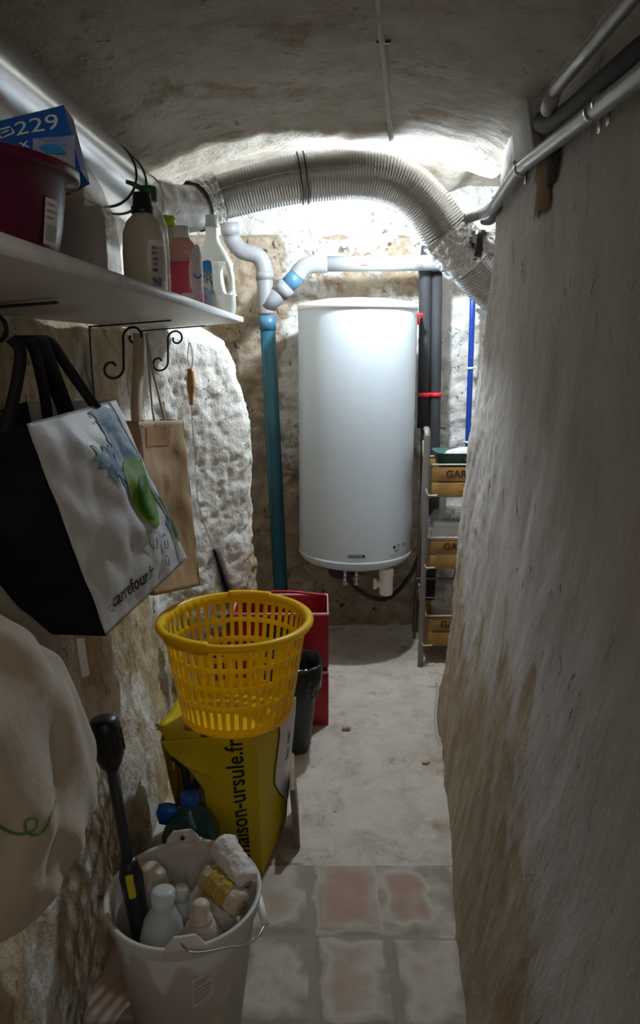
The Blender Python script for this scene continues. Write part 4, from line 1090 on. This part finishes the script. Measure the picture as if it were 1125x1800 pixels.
# cream cotton tote at the lower left
t = thing('cotton_tote', 'cream cotton tote bag with green scribble hanging at the lower left', 'bag', (-.46, .98, .60))
zs = [(.665, .03, .09), (.675, .058, .15), (.70, .076, .185), (.75, .084, .20), (.81, .087, .205), (.87, .088, .205), (.93, .085, .20), (.99, .074, .19), (1.03, .060, .175), (1.065, .046, .155), (1.10, .034, .13), (1.135, .026, .10), (1.155, .016, .07)]
secs = [(z, -.455 - (0 if z < 1 else (z - 1) * .35) - .012 * math.sin(z * 7), .98 - max(0, z - .95) * .25, a, b, 2.3) for z, a, b in zs]
def fold(p, a, i):
    q = Vector((p.x * 1.5, p.y * 5.5, p.z * 1.6))
    d = .016 * fbm(q + Vector((2, 0, 0)), 2)
    s_ = p.y * 10 + p.z * 5 + 1.5 * noise.noise(p * 4)
    d += .010 * (1 - abs(noise.noise(Vector((s_ * .9, p.z * 1.6, 3)))) * 4) * .6
    d -= .012 * max(0, 1 - abs(noise.noise(Vector((p.y * 5 - p.z * 3, p.z * 2.2, 8)))) * 9)
    d += .008 * math.sin(p.z * 42 + p.y * 22 + 2 * noise.noise(p * 6)) * sm(.97, 1.08, p.z)
    return Vector((math.cos(a) * d, math.sin(a) * d * .6, .4 * d))
def toteloft():
    fine = []
    for (a, b) in zip(secs, secs[1:]):
        for k in range(4): fine.append(tuple(lerp(a[j], b[j], k / 4) for j in range(6)))
    fine.append(secs[-1]); return fine
TG = G().loft(toteloft(), 96, wob=fold)
from mathutils.bvhtree import BVHTree
tbvh = BVHTree.FromPolygons(TG.v, TG.f)
o = TG.obj('cloth_body', M['tote'], t)
sb = o.modifiers.new('u', 'SUBSURF'); sb.levels = sb.render_levels = 1
def tote_surf(px, py):
    d = ray(px, py).normalized(); h = tbvh.ray_cast(Vector((0, 0, CAM_H)), d, 3.0)
    return h[0] - d * .0035 if h[0] else None
cl = [(-10, 1448), (20, 1464), (45, 1466), (62, 1456), (64, 1442), (54, 1438), (44, 1446), (46, 1462), (62, 1468), (80, 1456), (90, 1432), (98, 1408)]
cl3 = [q for q in (tote_surf(*c) for c in cl) if q]
TOTE_SCRIBBLE = smooth_path(cl3, 8)
G().tube(TOTE_SCRIBBLE, .0016, 8).obj('green_scribble', M['green_print'], t)
strap([Vector((-.50, .93, 1.14)), Vector((-.52, .80, 1.26)), Vector((-.54, .62, 1.42)), Vector((-.55, .5, 1.49))], .03, 'handle', M['tote'], t, tw=Vector((0, 1, .3)))
strap([Vector((-.49, .90, 1.14)), Vector((-.50, .76, 1.26)), Vector((-.53, .60, 1.42)), Vector((-.545, .48, 1.49))], .03, 'handle', M['tote'], t, tw=Vector((0, 1, .3)))
G().patch(quadfn(P(134, 1122, 1.17), P(148, 1122, 1.17), P(158, 1186, 1.17), P(144, 1192, 1.17), .002, .003), 4, 8).obj('care_tag', M['label_white'], t)

# ------------------------------------------------------------ yellow laundry basket
KB = Vector((-.232, 1.905, 0.44)); KH = .285
def kr(z): return lerp(.150, .197, z / KH)
t = thing('laundry_basket', 'round bright yellow slotted plastic laundry basket on the yellow bag', 'basket', KB)
NC = 92
rows = [(.006, .030, 0), (.030, .082, 1), (.082, .098, 0), (.098, .142, 1), (.142, .158, 0), (.158, .200, 1), (.200, .214, 0), (.214, .256, 1), (.256, .285, 0)]
v = []; f = []
def kp(i, z, r=None):
    a = 2 * math.pi * i / NC; rr = r or kr(z); return Vector((KB.x + rr * math.cos(a), KB.y + rr * math.sin(a), KB.z + z))
levels = [r[0] for r in rows] + [rows[-1][1]]
for z in levels:
    for i in range(NC): v.append(kp(i, z))
for j, r in enumerate(rows):
    for i in range(NC):
        if r[2] and i % 2 == 0: continue
        i2 = (i + 1) % NC; f.append((j * NC + i, j * NC + i2, (j + 1) * NC + i2, (j + 1) * NC + i))
bI = len(v)
for rr, z in ((kr(0) - .008, .0), (kr(0) * .6, .002), (.001, .003)):
    for i in range(NC): v.append(kp(i, z, rr))
for i in range(NC):
    i2 = (i + 1) % NC; f.append((bI + i, bI + i2, i2, i))
    f.append((bI + NC + i, bI + NC + i2, bI + i2, bI + i)); f.append((bI + 2 * NC + i, bI + 2 * NC + i2, bI + NC + i2, bI + NC + i))
o = mesh_obj('slotted_wall', v, f, M['yellow'], t); solid(o, .003)
G().lathe([(.196, .268), (.203, .266), (.211, .268), (.215, .274), (.214, .281), (.208, .286), (.199, .287), (.195, .283), (.194, .272), (.196, .268)], KB, 96).obj('rim', M['yellow'], t)
for a0 in (math.radians(84), math.radians(84 + 155)):
    prof = [(.194, .262), (.205, .259), (.215, .262), (.219, .272), (.217, .284), (.209, .2905), (.197, .2915), (.1925, .286), (.192, .268)]
    v = []; f = []; n = 14; k = len(prof)
    for i in range(n + 1):
        a = a0 + (i / n - .5) * .62
        for r, z in prof: v.append(KB + Vector((r * math.cos(a), r * math.sin(a), z)))
    for i in range(n):
        for j in range(k):
            j2 = (j + 1) % k; f.append((i * k + j, (i + 1) * k + j, (i + 1) * k + j2, i * k + j2))
    f.append(tuple(range(k))); f.append(tuple(n * k + j for j in range(k - 1, -1, -1)))
    mesh_obj('handle_grip', v, f, M['yellow'], t)

# ------------------------------------------------------------ yellow carrier bag under it
t = thing('carrier_bag', 'yellow woven bag with black web address standing under the laundry basket', 'bag', (-.27, 1.9, 0))
fl = Vector((-.135, 1.775, .005)); ftp = P(455, 1296, 1.78)
fR0 = P(462, 1540, 1.785); fR0.z = .006
frontTL = P(300, 1302, 1.80); frontTR = P(447, 1288, 1.79); frontBR = Vector((fR0.x, 1.79, .005)); frontBL = Vector((-.37, 1.83, .005))
fy = quadfn(frontTL, frontTR, frontBR, frontBL, .018, .010, ws=8)
if fy(.5, .5).y > (frontTL.y + frontBR.y) / 2: fy = quadfn(frontTL, frontTR, frontBR, frontBL, .018, .010, ws=8, flip=-1); YG = -1
else: YG = 1
fyo = lambda off: quadfn(frontTL, frontTR, frontBR, frontBL, .018, .010, off, 8, YG)
def fcut(u, v):   # left edge of the front panel falls back diagonally
    lo = interp([(0, -.12), (.10, -.05), (.22, .18), (.34, .34), (.5, .36), (1, .30)], v)
    return fy(lerp(lo, 1, u), v)
o = G().patch(fcut, 44, 48).obj('front_panel', M['yellow_bag'], t); solid(o, .0015)
rTF = P(520, 1225, 2.00); rBF = Vector((-.088, 2.02, .005)); rBF2 = P(488, 1490, 1.9)
fr_ = quadfn(frontTR, rTF, Vector((-.105, 2.02, .01)), frontBR, .014, .008, ws=9)
if fr_(.5, .5).x < quadfn(frontTR, rTF, Vector((-.105, 2.02, .01)), frontBR)(.5, .5).x: RG = -1
else: RG = 1
fro = lambda off: quadfn(frontTR, rTF, Vector((-.105, 2.02, .01)), frontBR, .014, .008, off, 9, RG)
fr_ = fro(0)
o = G().patch(fr_, 30, 48).obj('side_panel', M['yellow_bag'], t); solid(o, .0015)
f2_ = fro(.0022); f3_ = fro(.0035)
wv = lambda v: .42 + .10 * math.sin(v * 9 + .5) * (1 - .4 * v) + max(0, v - .45) * 1.0
o = G().patch(lambda u, v: f2_(lerp(min(1, wv(v * .8)), 1, u), v * .8), 16, 30).obj('white_print', M['label_white'], t)
G().tube([f3_(min(1, wv(k / 40 * .8)), k / 40 * .8) for k in range(34)], .0016, 6).obj('black_line', M['ink'], t)
text_on('lettering', 'la m', lambda x, y: f3_(.77 - y, .30 - x * .55), M['ink'], t, .22, 1.0, .004)
f4 = fyo(.0025)
WF = (frontTR - frontTL).length; HF = (frontTL - frontBL).length
def ytxt(x, y):   # reads upwards
    return f4(.76 - y / WF, .445 - x * .76 / HF)
text_on('lettering', 'maison-ursule.fr', ytxt, M['ink'], t, .068, 1.02, .0010)
# back, left inside and gathered rim
bL = Vector((-.43, 2.05, .005)); bLt = Vector((-.44, 2.04, .40))
o = G().patch(quadfn(rTF, bLt, bL, Vector((-.105, 2.02, .01)), 0, .01), 24, 30).obj('back_panel', M['yellow_bag'], t); solid(o, .0015)
o = G().patch(quadfn(bLt, P(282, 1300, 1.86), Vector((-.39, 1.88, .005)), bL, 0, .012), 20, 30).obj('side_panel', M['yellow_bag'], t); solid(o, .0015)
def rimfold(u, v):
    p = P(275, 1283, 1.90).lerp(P(470, 1285, 1.80), u); q = Vector((lerp(-.42, -.12, u), 2.03, .425))
    w = p.lerp(q, v); w.z = min(.436, w.z + .006 * noise.noise(w * 20)) ; return w
o = G().patch(rimfold, 20, 16).obj('top_fold', M['yellow_bag'], t); solid(o, .0015)
def flap(u, v):
    a = P(272, 1270, 1.86).lerp(P(306, 1330, 1.80), v); b = P(350, 1285, 1.80).lerp(P(382, 1372, 1.79), v)
    w = a.lerp(b, u); w.y -= .012 * math.sin(math.pi * u) + .01 * noise.noise(w * 18); return w
o = G().patch(flap, 16, 12).obj('loose_flap', M['yellow_bag'], t); solid(o, .0015)
strap([P(305, 1330, 1.84), P(322, 1345, 1.82), P(328, 1375, 1.80), P(334, 1408, 1.79)], .022, 'handle', M['strap_black'], t, tw=Vector((1, 0, 0)))
strap([P(352, 1352, 1.80), P(346, 1375, 1.79), P(338, 1402, 1.785)], .020, 'handle', M['strap_black'], t, tw=Vector((1, 0, 0)))
# parcel inside that carries the basket
tag(G().box((-.26, 1.93, .218), (.24, .16, .416), .02).obj('packed_carton', M['beige_card']), 'brown carton packed inside the yellow bag under the basket', 'box')

# board leaning behind the bag
qa = Vector((-.074, 1.92, .0))
t_ = G(); rotb = Matrix.Rotation(math.radians(3), 3, 'Z') @ Matrix.Rotation(math.radians(-4), 3, 'Y')
t_.box((-.078, 2.00, .100), (.016, .20, .196), .003, rotb)
tag(t_.obj('wooden_board', M['board']), 'short grey brown plank standing on edge right of the yellow bag', 'board')

# water jug with blue cap
wb = Vector((-.345, 1.74, 0))
t = thing('water_jug', 'dark teal water jug with blue cap behind the white bucket', 'jug', wb)
G().loft([(0, 0, 0, .070, .065, 3), (.02, 0, 0, .074, .068, 3), (.18, 0, 0, .074, .068, 3), (.225, 0, 0, .055, .05, 2.4), (.25, 0, 0, .028, .028, 2), (.275, 0, 0, .020, .020, 2)], 40, M=Matrix.Translation(wb)).obj('body', M['water'], t)
G().lathe([(.024, 0), (.025, .002), (.024, .024), (.020, .027), (.001, .027)], wb + Vector((0, 0, .268)), 32, True).obj('screw_cap', M['bluecap'], t)
G().loft([(0, 0, 0, .030, .010, 2), (.03, -.002, 0, .034, .012, 2), (.055, -.006, 0, .022, .009, 2)], 24, M=Matrix.Translation(wb + Vector((-.055, 0, .205)))).obj('handle', M['bluecap'], t)

# ------------------------------------------------------------ bin and red crate
bb = Vector((-.092, 2.47, 0))
t = thing('waste_bin', 'narrow black bin with a plastic liner folded over its rim', 'bin', bb)
G().loft([(0, 0, 0, .052, .056, 2.6), (.01, 0, 0, .056, .060, 2.6), (.30, 0, 0, .086, .088, 2.8), (.335, 0, 0, .092, .092, 2.8), (.335, 0, 0, .088, .088, 2.8), (.02, 0, 0, .058, .058, 2.6)], 56, M=Matrix.Translation(bb)).obj('body', M['bin'], t)
def lw(p, a, i): return Vector((math.cos(a), math.sin(a), .3)) * (.008 * noise.noise(Vector((math.cos(a) * 4, math.sin(a) * 4, p.z * 9))) + (.010 if i in (0, 1, 2) else 0) * noise.noise(Vector((math.cos(a) * 9, math.sin(a) * 9, p.z * 20))))
G().loft([(.235, 0, 0, .094, .094, 2.6), (.26, 0, 0, .099, .099, 2.6), (.30, 0, 0, .101, .101, 2.7), (.338, 0, 0, .101, .101, 2.7), (.350, 0, 0, .096, .096, 2.7), (.345, 0, 0, .086, .086, 2.7), (.30, 0, 0, .080, .080, 2.6), (.15, 0, 0, .066, .066, 2.6), (.05, 0, 0, .05, .05, 2.4)], 72, False, True, Matrix.Translation(bb), lw).obj('liner', M['bag_liner'], t)

rc = Vector((-.150, 2.735, 0))
def red_crate(z, h, label, open_top=True):
    t = thing('storage_crate', label, 'crate', rc + Vector((0, 0, z)), 'red crates behind the basket')
    w, d = .36, .22; th = .006
    for s in (-1, 1):
        G().box((rc.x, rc.y + s * d / 2, z + h / 2), (w, th, h), .002).obj('side_panel', M['red'], t)
        G().box((rc.x + s * w / 2, rc.y, z + h / 2), (th, d, h), .002).obj('end_panel', M['red'], t)
    G().box((rc.x, rc.y, z + .006), (w, d, .010), .002).obj('base', M['red'], t)
    g = G(); zt = z + h
    g.tube([(rc.x - w / 2, rc.y - d / 2, zt), (rc.x + w / 2, rc.y - d / 2, zt), (rc.x + w / 2, rc.y + d / 2, zt), (rc.x - w / 2, rc.y + d / 2, zt), (rc.x - w / 2, rc.y - d / 2, zt)], .006, 8)
    g.obj('rim', M['redlip'], t)
    return t
red_crate(0.004, .22, 'lower red plastic crate standing on the floor behind the black bin')
t = red_crate(0.245, .215, 'upper red plastic crate stacked behind the laundry basket')
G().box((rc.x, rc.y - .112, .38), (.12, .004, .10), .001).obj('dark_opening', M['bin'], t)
G().tube(smooth_path([(rc.x - .17, rc.y + .10, .462), (rc.x, rc.y + .10, .478), (rc.x + .17, rc.y + .10, .462)], 6), .006, 8).obj('handle_bow', M['red'], t)

# ------------------------------------------------------------ white bucket and what stands in it
bk_ = Vector((-.285, 1.335, 0)); BH = .335
t = thing('bucket', 'milky white plastic bucket full of cleaning things at the front left', 'bucket', bk_)
G().lathe([(.001, .0), (.105, .0), (.112, .006), (.150, BH - .03), (.1505, BH - .028), (.158, BH - .026), (.159, BH - .004), (.163, BH), (.161, BH + .003), (.153, BH + .001), (.148, BH - .03), (.108, .012), (.001, .010)], bk_, 96).obj('body', M['bucket'], t)
def ear(a):
    cs, sn = math.cos(a), math.sin(a); v = []
    out = [(-.042, -.02), (-.036, .010), (-.020, .030), (.020, .030), (.036, .010), (.042, -.02)]
    n = len(out)
    for off in (.1555, .1605):
        for x, z in out: v.append(bk_ + Vector((off * cs - x * sn, off * sn + x * cs, BH + z)))
    f = [tuple(range(n)), tuple(range(2 * n - 1, n - 1, -1))] + [(i, (i + 1) % n, (i + 1) % n + n, i + n) for i in range(n)]
    mesh_obj('ear', v, f, M['bucket'], t, False)
ea = math.radians(-79); eb = ea + math.pi
ear(ea); ear(eb)
G().lathe([(.001, 0), (.005, 0), (.005, .004), (.001, .004)], (0, 0, 0), 16, M=Matrix.Translation(bk_ + Vector((.1535 * math.cos(eb), .1535 * math.sin(eb), BH + .014))) @ Matrix.Rotation(math.radians(90), 4, 'X')).obj('ear_hole', M['darkcable'], t)
pe = bk_ + Vector((.163 * math.cos(ea), .163 * math.sin(ea), BH + .012)); pf_ = bk_ + Vector((.163 * math.cos(eb), .163 * math.sin(eb), BH + .012))
wire = [pe + Vector((-.008, 0, .006)), pe + Vector((.02, -.012, -.004)), P(400, 1666, 1.20), P(430, 1662, 1.22), P(452, 1648, 1.26), P(466, 1625, 1.30)]
G().tube(resample(smooth_path(wire, 10), .006), .0022, 10).obj('bail_wire', M['steel'], t)
w2 = [P(466, 1625, 1.30), P(458, 1592, 1.345), P(451, 1566, 1.385)]
G().tube(w2, .0085, 16).obj('grip', M['white_plastic'], t)
w3 = [w2[2]] + [bk_ + Vector((.172 * math.cos(a), .172 * math.sin(a), z)) for a, z in ((.75, BH - .03), (1.1, BH - .022), (1.4, BH - .01), (1.6, BH))] + [pf_]
G().tube(smooth_path(w3, 8), .0022, 10).obj('bail_wire', M['steel'], t)
def bsurf(a, z, off=.001):
    r = lerp(.112, .150, (z - .006) / (BH - .036)) + off
    return bk_ + Vector((r * math.cos(a), r * math.sin(a), z))
a0 = math.radians(-66)
o = G().patch(lambda u, v: bsurf(a0 - .17 + .34 * u, .175 + .075 * v + .012 * u), 10, 6).obj('torn_sticker', M['bag_white'], t)
g = G()
for zz, l in ((.186, .7), (.196, .9), (.206, .8), (.216, .95), (.226, .6), (.236, .9)):
    g.patch(lambda u, v: bsurf(a0 - .14 + .27 * l * u, zz + .003 * v + .010 * u, .0018), 6, 1)
g.obj('sticker_print', M['tote_stain'], o)
for uu, zz in ((-.17, .24), (.15, .252), (-.14, .176)): G().patch(lambda u, v: bsurf(a0 + uu + .05 * u, zz + .010 * v, .002), 2, 2).obj('paper_scrap', M['label_white'], t)

# pressure washer lance
t = thing('washer_lance', 'black lance with thick nozzle head and yellow button standing in the bucket', 'lance', (-.33, 1.33, .04))
l0 = P(250, 1650, 1.30); top_ = P(181, 1262, 1.33)
dirn = (top_ - l0).normalized(); Lt = (top_ - l0).length
lp_ = lambda k: l0 + dirn * (Lt * k)
g = G().tube([lp_(.78), lp_(.80), lp_(.86), lp_(.95), lp_(.985), lp_(1.0), lp_(1.005)], [.014, .021, .032, .031, .028, .023, .010], 28)
for k in range(8):
    a = k * math.pi / 4; n1 = dirn.orthogonal().normalized(); n2 = dirn.cross(n1); q = n1 * math.cos(a) + n2 * math.sin(a)
    g.tube([lp_(.86) + q * .032, lp_(.95) + q * .031], .0022, 6)
g.obj('nozzle_head', M['black'], t)
G().tube([lp_(.36), lp_(.80)], .0115, 18).obj('lance_tube', M['darkcable'], t)
G().tube([l0 - dirn * .24, l0 - dirn * .02, lp_(.06), lp_(.20), lp_(.30), lp_(.36), lp_(.375)], [.017, .019, .0195, .022, .024, .018, .013], 24).obj('handle', M['black'], t)
bp_ = lp_(.275); cdn = (Vector((0, 0, CAM_H)) - bp_).normalized(); cdn = (cdn - dirn * cdn.dot(dirn)).normalized()
zax = cdn; xax = dirn; yax = zax.cross(xax); RM = Matrix((xax, yax, zax)).transposed()
G().box(bp_ + cdn * .0215 + Vector((-.004, 0, 0)), (.052, .016, .010), .004, RM).obj('button', M['yellow_button'], t)

def tilt(base, ax, ay): return Matrix.Translation(base) @ Matrix.Rotation(ay, 4, 'Y') @ Matrix.Rotation(ax, 4, 'X')
# frosted bottle, upside-down looking round top
Mx = tilt(bk_ + Vector((-.045, -.070, .055)), math.radians(-6), math.radians(2))
t = thing('plastic_bottle', 'frosted white bottle with a round cap in the bucket beside the lance', 'bottle', bk_ + Vector((-.045, -.075, .02)))
G().loft([(0, 0, 0, .036, .030, 2.4), (.01, 0, 0, .040, .033, 2.4), (.15, 0, 0, .044, .036, 2.4), (.215, 0, 0, .046, .036, 2.2), (.25, 0, 0, .038, .031, 2.1), (.275, 0, 0, .024, .022, 2), (.28, 0, 0, .022, .020, 2)], 40, M=Mx).obj('body', M['frost'], t)
G().loft([(.278, 0, 0, .023, .023, 2), (.30, 0, 0, .0245, .0245, 2), (.312, 0, 0, .0235, .0235, 2), (.314, 0, 0, .015, .015, 2)], 32, M=Mx).obj('screw_cap', M['frost'], t)
b2_ = bk_ + Vector((-.022, -.015, .045)); Mx = tilt(b2_, math.radians(-4), math.radians(3))
t = thing('plastic_bottle', 'second frosted bottle in the bucket, half behind the first', 'bottle', b2_)
G().loft([(0, 0, 0, .030, .026, 2.4), (.2, 0, 0, .030, .026, 2.4), (.25, 0, 0, .024, .022, 2.1), (.27, 0, 0, .015, .015, 2)], 32, M=Mx).obj('body', M['frost'], t)
G().loft([(.268, 0, 0, .017, .017, 2), (.292, 0, 0, .016, .016, 2), (.294, 0, 0, .010, .010, 2)], 20, M=Mx).obj('screw_cap', M['frost'], t)
b3_ = bk_ + Vector((.045, -.078, .058)); Mx = tilt(b3_, math.radians(-4), math.radians(0))
t = thing('cleaner_bottle', 'peach coloured bottle with short neck at the front of the bucket', 'bottle', b3_)
G().loft([(0, 0, 0, .042, .034, 2.4), (.01, 0, 0, .045, .036, 2.4), (.18, 0, 0, .045, .036, 2.4), (.225, 0, 0, .042, .034, 2.2), (.25, 0, 0, .030, .027, 2), (.26, 0, 0, .021, .021, 2)], 40, M=Mx).obj('body', M['peach'], t)
G().loft([(.258, 0, 0, .023, .023, 2), (.264, 0, 0, .0235, .0235, 2), (.266, 0, 0, .018, .018, 2), (.292, 0, 0, .0175, .0175, 2), (.298, 0, 0, .014, .014, 2), (.299, 0, 0, .004, .004, 2)], 32, M=Mx).obj('flip_cap', M['peach'], t)
# paint rollers
def roller(name, label, cat, p, q, r, mat, band=None):
    d = (q - p); t = thing(name, label, cat, q)
    n = 26; pts = [p + d * k / n for k in range(n + 1)]
    rad = [r * min(1, .78 + .22 * min(1, min(k, n - k) / 2)) for k in range(n + 1)]
    G().tube(pts, rad, 40, True, lambda L, a: .0030 * fbm(Vector((L * 60, math.cos(a) * 3, math.sin(a) * 3)), 2)).obj('sleeve', mat, t)
    if band:
        for a, b in band:
            k0, k1 = int(a * n), int(b * n); G().tube(pts[k0:k1 + 1], r + .0022, 40, False, lambda L, a: .0024 * fbm(Vector((L * 60 + 3, math.cos(a) * 3, math.sin(a) * 3)), 2)).obj('stripe', M['fleece_yellow'], t)
    e = d.normalized()
    for w, s in ((q, 1), (p, -1)): G().tube([w - e * s * .002, w + e * s * .0022], r * .42, 20).obj('core', M['beige_card'], t)
    return t
roller('paint_roller_sleeve', 'plain white fleece roll lying highest in the bucket', 'roller', P(388, 1480, 1.43), P(434, 1556, 1.345), .031, M['white_cloth'])
roller('paint_roller_sleeve', 'yellow banded paint roller sleeve below the plain white roll', 'roller', P(362, 1535, 1.385), P(425, 1592, 1.31), .029, M['fleece'], [(.25, .5), (.55, .8)])
secs = [(.20, .05, .02, .06, .05, 2), (.25, .055, .02, .068, .055, 2), (.285, .045, .02, .058, .045, 2), (.305, .03, .02, .03, .025, 2)]
tag(G().loft([(z, bk_.x + x, bk_.y + y, a, b, e) for z, x, y, a, b, e in [(.02, .05, .03, .05, .05, 2)] + secs], 48, wob=lambda p, a, i: Vector((.016 * noise.noise(p * 26), .016 * noise.noise(p * 26 + Vector((5, 0, 0))), .014 * noise.noise(p * 30)))).obj('rag', M['white_cloth']), 'crumpled white rag under the roller sleeves in the bucket', 'cloth')
wbx = bk_ + Vector((-.110, .035, .0))
t = thing('detergent_box', 'pale flat canister with a stained label at the back left of the bucket', 'canister', wbx)
G().loft([(.03, 0, 0, .026, .032, 4), (.30, .0, 0, .034, .045, 4), (.335, 0, 0, .030, .040, 3.5), (.345, 0, 0, .018, .025, 3)], 40, M=Matrix.Translation(wbx) @ Matrix.Rotation(math.radians(35), 4, 'Z') @ Matrix.Rotation(math.radians(6), 4, 'Y')).obj('body', M['bottle_cream'], t)
sp = bk_ + Vector((.005, .05, .12))
tag(G().tube([sp, sp + Vector((0, .0, .11)), sp + Vector((0, 0, .13))], [.016, .016, .013], 20).obj('wooden_peg', M['handle_wood']), 'stubby brown wooden handle end deep in the bucket', 'handle')

# ------------------------------------------------------------ chips on the floor
def chip(px, py, sx, sy, sz, rz, label):
    d = ray(px, py); k = -CAM_H / d.z; p = Vector((d.x * k, d.y * k, sz / 2 + .003))
    bm = bmesh.new(); bmesh.ops.create_icosphere(bm, subdivisions=2, radius=.5)
    rot = Matrix.Rotation(rz, 3, 'Z'); v = []
    for q in bm.verts:
        c = q.co * (1 + .35 * noise.noise(q.co * 3 + Vector((px, 0, 0)))); c = Vector((max(-.4, min(.4, c.x)) * sx * 1.25, max(-.4, min(.4, c.y)) * sy * 1.25, max(-.35, min(.35, c.z)) * sz * 1.4)); v.append(rot @ c + p)
    f = [[w.index for w in a.verts] for a in bm.faces]; bm.free()
    tag(mesh_obj('stone_chip', v, f, M['stone'], None, False), label, 'stone')
chip(609, 1283, .034, .026, .016, .1, 'squarish tan chip on the floor below the heater')
chip(748, 1342, .030, .022, .010, 1.0, 'pale flat chip on the floor near the right wall')
chip(539, 1322, .020, .014, .010, .5, 'small pale crumb on the floor by the black bin')
tag(G().tube(resample(smooth_path([Vector((.50, 2.93, .03)), P(770, 1215, 2.80), P(766, 1260, 2.66), P(770, 1300, 2.52), P(782, 1350, 2.36), P(796, 1400, 2.22)], 8), .02), .007, 8).obj('floor_cable', M['ceilstrip']), 'pale cable creeping along the foot of the right wall', 'cable')
